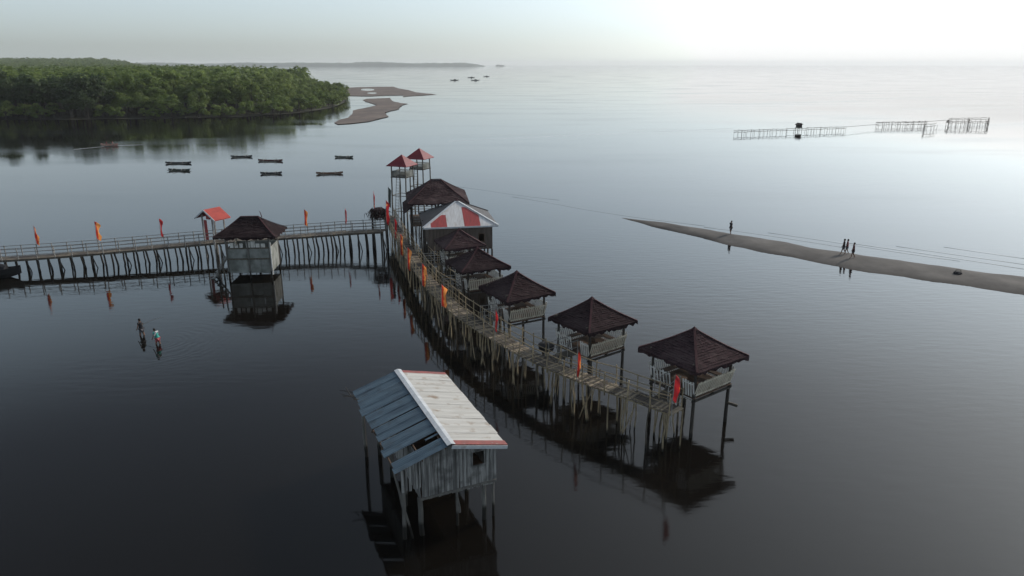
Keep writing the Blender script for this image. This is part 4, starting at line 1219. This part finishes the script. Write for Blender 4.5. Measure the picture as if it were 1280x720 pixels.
def outrigger(label, u, v, L, rz, mt, group='outrigger boats moored on the calm water', name='outrigger_boat', side=0.95):
    p = at(u, v)
    t = thing(name, label, 'boat', (p.x, p.y, 0.0), R(rz), group)
    m = MB(); hull_mesh(m, L, 0.62, 0.42); m.build('hull', M[mt], t)
    for sy in (-1, 1):
        m = MB(); n = 8
        m.tube([(-L * .42 + L * .84 * i / n, sy * side * 1.15, 0.05 + .22 * abs(-1 + 2 * i / n) ** 3) for i in range(n + 1)], .065, 6); m.build('float', M['float'], t)
    for x in (-.22, .22):
        m = MB(); m.tube([(x * L, -side * 1.2, .12), (x * L, -side * .5, .46), (x * L, 0, .52), (x * L, side * .5, .46), (x * L, side * 1.2, .12)], .035, 5); m.build('outrigger_arm', M['float'], t)
    for x in (-.3, -.1, .12, .3):
        m = MB(); m.box((x * L, 0, .33), (.18, .5, .03)); m.build('thwart', M['float'], t)
    return t
outrigger('dark outrigger boat, rear one of the close pair moored farthest left', 223, 204.5, 5.3, 4, 'hull_dark')
outrigger('dark green outrigger boat, front one of the close pair moored farthest left', 224, 213.5, 4.4, -6, 'hull_green')
outrigger('dark outrigger boat moored farthest from the pier, nearest the mangrove trees', 302, 196.5, 4.7, 7, 'hull_dark')
outrigger('dull red outrigger boat moored behind another in the middle of the fleet', 338, 201.5, 5.4, -3, 'hull_red')
outrigger('small dark outrigger boat moored alone below the dull red one', 339, 217.5, 4.0, 8, 'hull_dark')
outrigger('small green outrigger boat moored toward the open sandbars', 430, 197, 4.2, -7, 'hull_green')
outrigger('long brown outrigger boat moored closest to the walkway end', 412, 217.5, 5.0, 9, 'hull_brown')

# black moored boat by the pier, half out of frame
p = at(-14, 347)
t = thing('moored_boat', 'black covered boat moored in front of the pier with its bow pointing along it', 'boat', (p.x - 0.6, p.y, 0), R(3))
m = MB(); hull_mesh(m, 7.6, 1.7, 0.95, up=0.55); m.build('hull', M['hull_black'], t)
m = MB(); m.tube([(-2.6, 0, .82), (-1, 0, .95), (1.2, 0, .95), (2.4, 0, .85)], [.45, .6, .6, .4], 10); m.build('tarpaulin', M['cloth_dark'], t)
m = MB()
for x in (-1.2, 1.6): m.tube([(x, -1.6, .3), (x, 0, 1.05), (x, 1.6, .3)], .05, 5)
m.build('outrigger_arm', M['dark_pole'], t)

# ------------------------------------------------------------------ people
def skin_mesh(nodes, edges, radii, root=0, sub=1):
    me = bpy.data.meshes.new('tmp')
    me.from_pydata([tuple(p) for p in nodes], edges, [])
    o = bpy.data.objects.new('tmp', me); col.objects.link(o)
    o.modifiers.new('skin', 'SKIN')
    for i, d in enumerate(me.skin_vertices[0].data):
        r = radii[i]; d.radius = (r, r) if not hasattr(r, '__len__') else r
        d.use_root = (i == root)
    s = o.modifiers.new('sub', 'SUBSURF'); s.levels = sub; s.render_levels = sub
    dg = bpy.context.evaluated_depsgraph_get()
    out = bpy.data.meshes.new_from_object(o.evaluated_get(dg))
    bpy.data.objects.remove(o); bpy.data.meshes.remove(me)
    out.polygons.foreach_set("use_smooth", [True] * len(out.polygons))
    return out

def person(label, loc, yaw, shirt, shorts, pose='walk', height=1.65, stride=0.26, bend=0.0, stick=False, group=None, arm=(0.15, -0.1), sink=0.0, towel=False):
    """figure faces +X in its own space"""
    k = height / 1.65
    t = thing('person', label, 'person', loc, yaw, group)
    N, E, Rr = [], [], []
    def nd(p, r, par=None):
        N.append(Vector(p) * k); Rr.append(r * k if not hasattr(r, '__len__') else (r[0] * k, r[1] * k)); i = len(N) - 1
        if par is not None: E.append((par, i))
        return i
    sit = pose == 'sit'
    zp = 0.42 if sit else 0.86
    lean = bend
    def up(z):      # spine position at height z over pelvis
        return Vector((math.sin(lean) * z, 0, zp + math.cos(lean) * z))
    pel = nd((0, 0, zp), (0.105, 0.13))
    b1 = nd(up(.18), (0.095, 0.12), pel); ch = nd(up(.40), (0.105, 0.145), b1); nk = nd(up(.56), .05, ch)
    hd0 = nd(up(.63), (.07, .068), nk); hd1 = nd(up(.72) + Vector((.012, 0, 0)), (.092, .082), hd0); hd2 = nd(up(.80), (.065, .06), hd1)
    nd(up(.70) + Vector((.105, 0, 0)), .014, hd1)                       # nose
    hands = []
    for sy, sw in ((1, arm[0]), (-1, arm[1])):
        sh = nd(up(.50) + Vector((0, sy * .17, 0)), .05, ch)
        el = nd(up(.50) + Vector((math.sin(sw) * .26, sy * .22, -.26 * math.cos(sw))), .04, sh)
        f = sw + (1.0 if (stick and sy < 0) or sit else .3)
        wr = nd(N[el] / k + Vector((math.sin(f) * .24, sy * -.01, -.24 * math.cos(f))), .028, el)
        pm = nd(N[wr] / k + Vector((math.sin(f) * .06, 0, -.06 * math.cos(f))), (.018, .032), wr)
        dv = Vector((math.sin(f + .3), 0, -math.cos(f + .3))); sd_ = Vector((math.cos(f), 0, math.sin(f)))
        for q, ln in ((-.03, .055), (-.01, .07), (.01, .065), (.03, .05)):
            a_ = nd(N[pm] / k + dv * .045 + sd_ * q, .0095, pm); nd(N[a_] / k + dv * ln * .6 + Vector((0, -sy * .012, 0)), .0085, a_)
        th = nd(N[pm] / k + sd_ * .045 + dv * .012, .011, pm); nd(N[th] / k + dv * .03 + sd_ * .01, .009, th)
        hands.append(N[pm].copy())
    legs = []
    for sy, st in ((1, stride), (-1, -stride)):
        hp = nd((0, sy * .085, zp - .06), .088, pel)
        if sit:
            kn = nd((.40, sy * .14, zp + .06), .06, hp); an = nd((.52, sy * .13, zp - .30), .042, kn)
        else:
            kn = nd((math.sin(st) * .40 + .03, sy * .09, zp - .06 - .38 * math.cos(st)), .062, hp)
            an = nd((math.sin(st) * .78 - (.06 if st < 0 else 0), sy * .09, .075 + (.05 if st < 0 else 0)), .042, kn)
        nd(N[an] / k + Vector((.13, sy * .012, -.045)), (.03, .04), nd(N[an] / k + Vector((.03, 0, -.04)), .038, an))
        legs.append((hp, kn, an))
    me = skin_mesh(N, E, Rr, 0, 1); me.name = 'body'; me.materials.append(M['skin'])
    body = bpy.data.objects.new('body', me); col.objects.link(body); body.parent = t
    def cloth(name, idx, ed, grow, mt):
        nn = [N[i] for i in idx[0]] + idx[1]
        rr_ = [(Rr[i] + grow if not hasattr(Rr[i], '__len__') else (Rr[i][0] + grow, Rr[i][1] + grow)) for i in idx[0]] + [grow + .055 * k] * len(idx[1])
        m_ = skin_mesh(nn, ed, rr_, 0, 1); m_.name = name; m_.materials.append(mt)
        o = bpy.data.objects.new(name, m_); col.objects.link(o); o.parent = t
        return o
    sh_i = [i for i in range(len(N)) if (ch, i) in E and i != nk]
    sl = [N[i].lerp(N[[e[1] for e in E if e[0] == i][0]], .6) for i in sh_i]
    cloth('shirt', ([b1, ch] + sh_i, sl + [up(.04) * k]), [(0, 1), (1, 2), (1, 3), (2, 4), (3, 5), (0, 6)], .036, M[shirt])
    cloth('shorts', ([pel, legs[0][0], legs[1][0]], [N[legs[0][0]].lerp(N[legs[0][1]], .75), N[legs[1][0]].lerp(N[legs[1][1]], .75)]), [(0, 1), (0, 2), (1, 3), (2, 4)], .034, M[shorts])
    m = MB(); c = up(.755) * k + Vector((-.022 * k, 0, .01 * k)); m.ellipsoid(c, (.098 * k, .092 * k, .085 * k), 10, 8); m.ellipsoid(c + Vector((-.03 * k, 0, -.07 * k)), (.07 * k, .08 * k, .08 * k), 8, 6); m.build('hair', M['hair'], t, smooth=True)
    for sy in (-1, 1):
        m = MB(); m.ellipsoid(up(.725) * k + Vector((.092 * k, sy * .032 * k, 0)), (.012 * k, .015 * k, .010 * k), 6, 4); m.build('eye', M['eye'], t)
        m = MB(); m.ellipsoid(up(.70) * k + Vector((0, sy * .085 * k, 0)), (.025 * k, .012 * k, .032 * k), 6, 4); m.build('ear', M['skin'], t)
    m = MB(); m.ellipsoid(up(.66) * k + Vector((.082 * k, 0, 0)), (.010 * k, .026 * k, .008 * k), 6, 4); m.build('mouth', M['pink_cloth'], t)
    if towel:
        m = MB(); m.tube([N[ch] + Vector((-.02, .2, -.1)), N[ch] + Vector((-.1, .1, .14)), N[ch] + Vector((-.1, -.1, .14)), N[ch] + Vector((-.02, -.2, -.12))], [.05, .07, .07, .05], 6); m.build('towel', M['white_cloth'], t)
    if stick: return t, hands[1]
    return t, hands[1]

def on_bar(u, v, z=0.27): 
    p = at(u, v, z); return (p.x, p.y, z)
person('lone person in dark clothes standing on the thin tip of the sandbar', on_bar(913, 293), R(200), 'black_cloth', 'grey_cloth', stride=.06)
person('person in black shirt walking on the sandbar beside one in red', on_bar(1053.5, 317.5), R(150), 'black_cloth', 'grey_cloth', stride=.24)
person('person in red shirt walking on the sandbar beside one in black', on_bar(1057.8, 317.5), R(155), 'red_cloth', 'grey_cloth', stride=.2, height=1.62)
person('person in maroon shirt and dark shorts walking alone behind the pair on the sandbar', on_bar(1065.5, 322.5), R(160), 'maroon_cloth', 'black_cloth', stride=.22)
w1 = at(178, 419)
t1, hd = person('dark clothed person wading ahead with a thin stick over the shoulder', (w1.x, w1.y, -0.33), R(165), 'black_cloth', 'grey_cloth', stride=.2, bend=.12, stick=True)
w2 = at(198, 430)
person('wading person in teal top with a white towel and pinkish shorts', (w2.x, w2.y, -0.33), R(168), 'green_cloth', 'pink_cloth', stride=.22, bend=.28, height=1.55, towel=True)
st = thing('fishing_stick', 'thin pale stick carried over the shoulder of the dark clothed wader', 'stick', (w1.x, w1.y, 0.75))
m = MB(); m.tube([(-.1, -.1, .0), (.75, .25, .38), (1.5, .55, .55)], [.016, .013, .008], 5); m.build('shaft', M['stick'], st)

# rowing boat with two people near the mangroves
p = at(137, 182.5)
t = outrigger('pale pink boat carrying two seated people, under way near the mangroves', 137, 182.5, 4.2, 4, 'hull_pink', group=None, name='paddle_boat', side=.75)
t.scale = (1, 1.3, 1.5)
person('seated person in red top at the front of the pale pink boat', (p.x + 0.8, p.y + .05, 0.02), R(4), 'red_cloth', 'grey_cloth', 'sit')
person('seated person in maroon top at the back of the pale pink boat', (p.x - 0.7, p.y - .05, 0.02), R(4), 'maroon_cloth', 'black_cloth', 'sit')
def wake(a, b, wd):
    a, b = at(*a), at(*b); d = (b - a).normalized(); sd_ = Vector((-d.y, d.x, 0))
    m = MB(); n = 30; vs = []; rr = random.Random(3)
    for i in range(n + 1):
        q = i / n; c = a.lerp(b, q) + sd_ * rr.uniform(-.12, .12); w_ = wd * math.sin(math.pi * min(1, q * .9 + .1)) * rr.uniform(.6, 1)
        vs += [c - sd_ * w_ + Vector((0, 0, .004)), c + Vector((0, 0, .03)), c + sd_ * w_ + Vector((0, 0, .004))]
    m.add(vs, [(i * 3 + j, i * 3 + j + 1, i * 3 + j + 4, i * 3 + j + 3) for i in range(n) for j in range(2)])
    structure(m.build('wake', M['foam_sheen'], smooth=True))
wake((132, 183), (92, 186.8), .12); wake((143, 182), (178, 181), .09)
wake((560, 176.5), (916, 160.5), .45)  # calm streak, its bright reflection painted as a pale colour

# dark lump on the sandbar
p = on_bar(1197, 342.5, .25)
t = thing('basket', 'low dark basket lying on the sandbar toward its wide end', 'basket', (p[0], p[1], .22))
m = MB(); m.tube([(0, 0, 0), (0, 0, .14), (0, 0, .25), (0, 0, .3)], [.3, .4, .34, .18], 12); m.build('body', M['cloth_dark'], t)
m = MB(); m.tube([(-.32, 0, .25), (-.2, 0, .45), (.2, 0, .45), (.32, 0, .25)], .03, 5); m.build('handle', M['dark_pole'], t)

# small lapping waves on the seaward side of the sandbar
rr = random.Random(55)
def wavelet(pts_px, wd):
    pts = [at(*q) for q in pts_px]; L = poly_len(pts); n = int(L / 1.5); m = MB(); vs = []
    for i in range(n + 1):
        c, d = poly_at(pts, L * i / n); sd_ = Vector((-d.y, d.x, 0)); w_ = wd * (max(0.0, math.sin(math.pi * i / n)) ** .5) * rr.uniform(.55, 1.0) + .01; c = c + sd_ * .25 * math.sin(i * .35)
        vs += [c - sd_ * w_ + Vector((0, 0, .004)), c + Vector((0, 0, .022)), c + sd_ * w_ * 1.6 + Vector((0, 0, .004))]
    m.add(vs, [(i * 3 + j, i * 3 + j + 1, i * 3 + j + 4, i * 3 + j + 3) for i in range(n) for j in range(2)])
    structure(m.build('wavelet', M['water'], smooth=True))
wavelet([(640, 246), (720, 260), (800, 272), (880, 283)], .16)
wavelet([(880, 284), (960, 295), (1060, 310)], .16)
wavelet([(960, 291), (1040, 303), (1120, 315), (1200, 326)], .25)
wavelet([(1060, 304), (1150, 317), (1280, 336)], .22)
wavelet([(1120, 308), (1200, 320), (1280, 331)], .2)
wavelet([(1180, 309), (1280, 324)], .2)
wavelet([(560, 232), (640, 243), (700, 250)], .14)

# ------------------------------------------------------------------ fish traps
def pole_row(t, a, b, n, h, rr, rails=(0.9,), mt='pole', miss=0.0):
    pts = []
    for i in range(n):
        q = a.lerp(b, i / (n - 1)) + Vector((rr.uniform(-.5, .5), rr.uniform(-.5, .5), 0)); pts.append(q)
        if rr.random() < miss: continue
        m = MB(); hh = h * rr.uniform(.7, 1.15)
        m.tube([(q.x - t.location.x, q.y - t.location.y, -.5), (q.x - t.location.x + rr.uniform(-.35, .35), q.y - t.location.y + rr.uniform(-.3, .3), hh)], [.04, .03], 4)
        m.build('stake', M[mt], t)
    for z in rails:
        m = MB(); m.tube([(p.x - t.location.x, p.y - t.location.y, h * z + rr.uniform(-.1, .1)) for p in pts], .065, 4); m.build('rail', M[mt], t)
rr = random.Random(91)
a, b = at(918, 169), at(1056, 164)
t = thing('fish_fence', 'long row of leaning stakes in the sea leading out to the stilt shack', 'fish fence', (a.x, a.y, 0))
pole_row(t, a, b, 62, 1.4, rr, (.95, .6), miss=.15)
m = MB(); e = at(1098, 160); m.tube([(b.x - a.x, b.y - a.y, 1.3), (e.x - a.x, e.y - a.y, 1.2)], .05, 4); m.build('rope', M['dark_pole'], t)
a, b = at(1096, 159), at(1158, 158)
t = thing('fish_fence', 'middle run of stakes with a broad top rail between the shack and the square pens', 'fish fence', (a.x, a.y, 0))
pole_row(t, a, b, 40, 1.7, rr, (.95, .8, .4))
m = MB(); e = at(1182, 156.5); m.tube([(b.x - a.x, b.y - a.y, 1.6), (e.x - a.x, e.y - a.y, 1.7)], .06, 4); m.build('rope', M['dark_pole'], t)
a = at(1155, 163.5)
t = thing('fish_pen', 'small dark stake pen in front of the middle fence run', 'fish pen', (a.x, a.y, 0))
pole_row(t, at(1155, 164), at(1171, 162), 8, 2.1, rr, (.95, .6)); pole_row(t, at(1155, 164), at(1157, 159), 5, 2.1, rr, (.95,))
a = at(1183, 157)
t = thing('fish_pen', 'large square stake pen at the seaward end of the fish fence', 'fish pen', (a.x, a.y, 0))
for p_, q_, n in (((1183, 159), (1210, 159), 13), ((1210, 159), (1235, 159.5), 11), ((1186, 155), (1234, 154), 13), ((1183, 159), (1186, 155), 8), ((1210, 159), (1211, 154.5), 8), ((1235, 159.5), (1234, 154), 12)):
    pole_row(t, at(*p_), at(*q_), n, 2.0, rr, (.95, .7))
c = at(998, 164)
t = thing('stilt_shack', 'tiny dark guard shack on stilts above the fish fence', 'shack', (c.x, c.y, 0), R(15))
t.scale = (.8, .8, .85)
for sx in (-.8, .8):
    for sy in (-.7, .7):
        m = MB(); m.tube([(sx * 1.15, sy * 1.15, -.5), (sx, sy, 1.9)], .07, 5); m.build('stilt', M['dark_pole'], t)
m = MB(); m.box((0, 0, 1.25), (2.1, 1.9, .1)); m.build('floor', M['dark_pole'], t)
m = MB(); m.box((0, 0, 1.85), (1.7, 1.5, 1.1)); m.build('wall', M['cloth_dark'], t)
m = MB(); m.add([(-1.3, -1.1, 2.3), (1.3, -1.1, 2.5), (1.3, 1.1, 2.5), (-1.3, 1.1, 2.3), (0, -1.1, 3.0), (0, 1.1, 3.0)], [(0, 4, 5, 3), (4, 1, 2, 5), (0, 1, 4), (2, 3, 5)]); m.build('roof', M['thatch'], t)

# distant fishing boats toward the horizon
for (u, v, L, lab) in ((568, 100.5, 11, 'faint grey boat farthest left in the distant cluster off the sandbar'), (589, 97.2, 11, 'thin dark boat at the back of the distant cluster'), (594, 100.6, 11, 'dark boat with a hump amidships at the front of the distant cluster'), (608, 95.8, 10, 'darkest small boat, seaward end of the distant cluster')):
    p = at(u, v)
    t = thing('fishing_boat', lab, 'boat', (p.x, p.y, 0), R(rnd.uniform(-8, 8)), 'distant boats near the horizon')
    m = MB(); hull_mesh(m, L, 1.6, .8, up=.5); m.build('hull', M['hull_dark'], t)
    m = MB(); m.box((0.5, 0, 1.0), (L * .25, 1.1, .8)); m.box((.5, 0, 1.45), (L * .3, 1.4, .1)); m.build('cabin', M['hull_dark'], t)

# ------------------------------------------------------------------ mangrove forest
def crown_arrays(rng, n_cl, n_lf, Rx, Rz, zc, size, cl_r=0.30):
    th = rng.uniform(0, 2 * np.pi, n_cl); cz = rng.uniform(-0.55, 1.0, n_cl); rad = rng.uniform(0.5, 1.0, n_cl)
    s_ = np.sqrt(np.maximum(0, 1 - cz ** 2))
    cen = np.stack([Rx * rad * s_ * np.cos(th), Rx * rad * s_ * np.sin(th), zc + Rz * rad * cz], 1)
    cr = cl_r * Rx * rng.uniform(0.7, 1.3, n_cl)
    idx = np.repeat(np.arange(n_cl), n_lf)
    off = rng.normal(0, 1, (len(idx), 3)); off /= np.linalg.norm(off, axis=1, keepdims=True) + 1e-9
    off[:, 2] = np.where(off[:, 2] < -0.3, -off[:, 2], off[:, 2])
    rr_ = rng.uniform(0.55, 1.05, (len(idx), 1))
    P = cen[idx] + off * rr_ * cr[idx][:, None] * np.array([1.1, 1.1, 0.8])
    nrm = off + np.array([0, 0, 0.5]) + rng.normal(0, 0.5, off.shape); nrm /= np.linalg.norm(nrm, axis=1, keepdims=True) + 1e-9
    a = np.cross(nrm, rng.normal(0, 1, off.shape)); a /= np.linalg.norm(a, axis=1, keepdims=True) + 1e-9
    b = np.cross(nrm, a)
    sz = size * rng.uniform(0.6, 1.3, (len(idx), 1))
    V = np.stack([P + a * sz, P + b * sz * 0.55, P - a * sz, P - b * sz * 0.55], 1).reshape(-1, 3)
    tone = np.repeat(np.clip(rng.uniform(0, 1, n_cl)[idx] + rng.normal(0, 0.15, len(idx)), 0, 1), 4)
    return V, tone
rng = np.random.default_rng(5)
TREE_GROUP = 'mangrove trees of the forest on the left shore'
def tree_proto(kind, Rx, Rz, zc, n_cl, n_lf, size, leaf, label):
    t = thing('mangrove_tree', label, 'tree', (0, 0, 0), 0, TREE_GROUP)
    m = MB(); r2 = random.Random(kind * 7 + 3)
    top = zc + Rz * .5
    m.tube([(0, 0, 0), (r2.uniform(-.2, .2), r2.uniform(-.2, .2), top * .4), (r2.uniform(-.3, .3), r2.uniform(-.3, .3), top)], [.22, .16, .07], 6)
    for k in range(7):
        a_ = k * .9 + r2.uniform(0, .5); m.tube([(0, 0, top * r2.uniform(.3, .7)), (math.cos(a_) * Rx * .4, math.sin(a_) * Rx * .4, top * .8), (math.cos(a_) * Rx * .75, math.sin(a_) * Rx * .75, zc + Rz * r2.uniform(-.2, .5))], [.1, .07, .03], 4)
        m.tube([(0, 0, 1.2 + r2.uniform(-.4, .4)), (math.cos(a_) * .7, math.sin(a_) * .7, .8), (math.cos(a_) * 1.2, math.sin(a_) * 1.2, -.3)], [.06, .05, .04], 4)
    m.build('trunk', M['bark'], t)
    V, tone = crown_arrays(rng, n_cl, n_lf, Rx, Rz, zc, size)
    np_mesh('crown', V, np.arange(len(V)).reshape(-1, 4), [M[leaf]], t, tone)
    return t
LAB_LOW = 'low bushy green mangrove on the waterline of the forested left shore'
LAB_TALL = 'tall rounded mangrove standing inside the forest on the left shore'
LAB_SHADED = 'tall dense mangrove with shade painted into its leaves, left front of the forest'
protos = {
    'low': [tree_proto(1, 3.6, 2.9, 2.7, 22, 66, .34, 'leaf', LAB_LOW), tree_proto(2, 4.2, 3.3, 2.9, 26, 66, .34, 'leaf', LAB_LOW), tree_proto(3, 3.2, 3.4, 3.0, 22, 66, .34, 'leaf', LAB_LOW)],
    'tall': [tree_proto(4, 4.6, 5.4, 7.6, 32, 60, .44, 'leaf', LAB_TALL), tree_proto(5, 5.2, 5.2, 7.4, 38, 58, .43, 'leaf', LAB_TALL), tree_proto(6, 4.2, 5.8, 8.0, 32, 58, .43, 'leaf', LAB_TALL)],
    'dark': [tree_proto(7, 5.0, 6.2, 8.6, 44, 44, .5, 'leaf_shaded', LAB_SHADED), tree_proto(8, 5.6, 6.0, 8.2, 46, 44, .52, 'leaf_shaded', LAB_SHADED)],
}
used = set()
def plant(kind, x, y, z, sc):
    ps = protos[kind]; i = rnd.randrange(len(ps)); p = ps[i]
    if (kind, i) in used: o = copy_tree(p)
    else: used.add((kind, i)); o = p
    o.location = (x, y, z); o.rotation_euler = (0, 0, rnd.uniform(0, 6.28)); s = sc * rnd.uniform(.88, 1.14); o.scale = (s * rnd.uniform(.92, 1.1), s * rnd.uniform(.92, 1.1), s * rnd.uniform(.9, 1.12))
cands = []
r4 = random.Random(17)
spacing = 6.3
y = 240
while y < 560:
    x = -330 + r4.uniform(0, 3)
    while x < -60:
        px, py = x + r4.uniform(-2.2, 2.2), y + r4.uniform(-2.2, 2.2)
        if inside(px, py) and -px / py < 0.80:
            d = edge_dist(px, py)
            if d > 0.2: cands.append((d, px, py))
        x += spacing
    y += spacing
# nearest visible first: distance from the camera-facing shore
cands.sort(key=lambda c_: c_[0] + 0.05 * c_[2])
front = cands[:296]
for d, px, py in front:
    ratio = px / py
    dark = ratio < -0.545 and d < 60  # left front, where shade is put into the leaf colour
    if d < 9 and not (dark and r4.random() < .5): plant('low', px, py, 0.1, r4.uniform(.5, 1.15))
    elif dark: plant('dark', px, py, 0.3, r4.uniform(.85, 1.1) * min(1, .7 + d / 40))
    else:
        f = min(1.0, .52 + d / 55) * (0.72 if px / py > -0.30 else 1.0)
        plant('tall', px, py, 0.3, f * r4.uniform(.72, 1.24))
for k_, ps in protos.items():
    for i, p in enumerate(ps):
        if (k_, i) not in used:
            for ch in list(p.children): bpy.data.objects.remove(ch)
            bpy.data.objects.remove(p)
# the rest of the forest as one mass
taken = {(round(a[1], 2), round(a[2], 2)) for a in front}
VV, TT = [], []
base = [crown_arrays(rng, 15, 11, 5.2, 4.8, 9.0, 1.0, .36) for _ in range(5)]
pts = [(px, py, d) for d, px, py in cands[296:]]
yy = 236.0
while yy < 2500:
    step = 8 + yy * .0085
    xx = -2600
    while xx < -60:
        if -xx / yy < 1.25:
            px, py = xx + r4.uniform(-.35, .35) * step, yy + r4.uniform(-.35, .35) * step
            if not (py < 560 and px > -330 and -px / py < .80) and inside(px, py):
                d = edge_dist(px, py)
                if d > 3: pts.append((px, py, d))
        xx += step
    yy += step
print('mass trees', len(pts))
for px, py, d in pts:
    V, tn = base[r4.randrange(5)]
    f = min(1.0, .55 + d / 60) * (1 + max(0, py - 500) / 2200) * r4.uniform(.7, 1.3)
    a_ = r4.uniform(0, 6.28); ca, sa = math.cos(a_), math.sin(a_)
    fz = f if py < 600 else min(f, 1.1) * r4.uniform(.85, 1.2)
    VV.append(np.stack([(V[:, 0] * ca - V[:, 1] * sa) * f + px, (V[:, 0] * sa + V[:, 1] * ca) * f + py, V[:, 2] * fz + land_h(px, py)], 1)); TT.append(np.clip(tn * .6 + r4.uniform(0, .4), 0, 1))
VV = np.concatenate(VV); TT = np.concatenate(TT)
o = np_mesh('mangrove_forest', VV, np.arange(len(VV)).reshape(-1, 4), [M['leaf']], None, TT)
tag(o, 'mass of green mangrove canopy stretching back to the hill behind the shore trees', 'forest', kind='stuff')

# ------------------------------------------------------------------ air
m = MB(); m.box((0, 0, 27.5), (26000, 26000, 57))
hz = m.build('haze', bpy.data.materials.new('haze_air'))
hm = hz.data.materials[0]; hm.use_nodes = True
n = hm.node_tree.nodes; n.remove(n["Principled BSDF"])
pv = n.new("ShaderNodeVolumePrincipled")
pv.inputs["Color"].default_value = (0.95, 0.97, 0.99, 1)
pv.inputs["Density"].default_value = 0.0001
pv.inputs["Anisotropy"].default_value = 0.3
hm.node_tree.links.new(pv.outputs[0], n["Material Output"].inputs["Volume"])
tag(hz, kind='stuff')
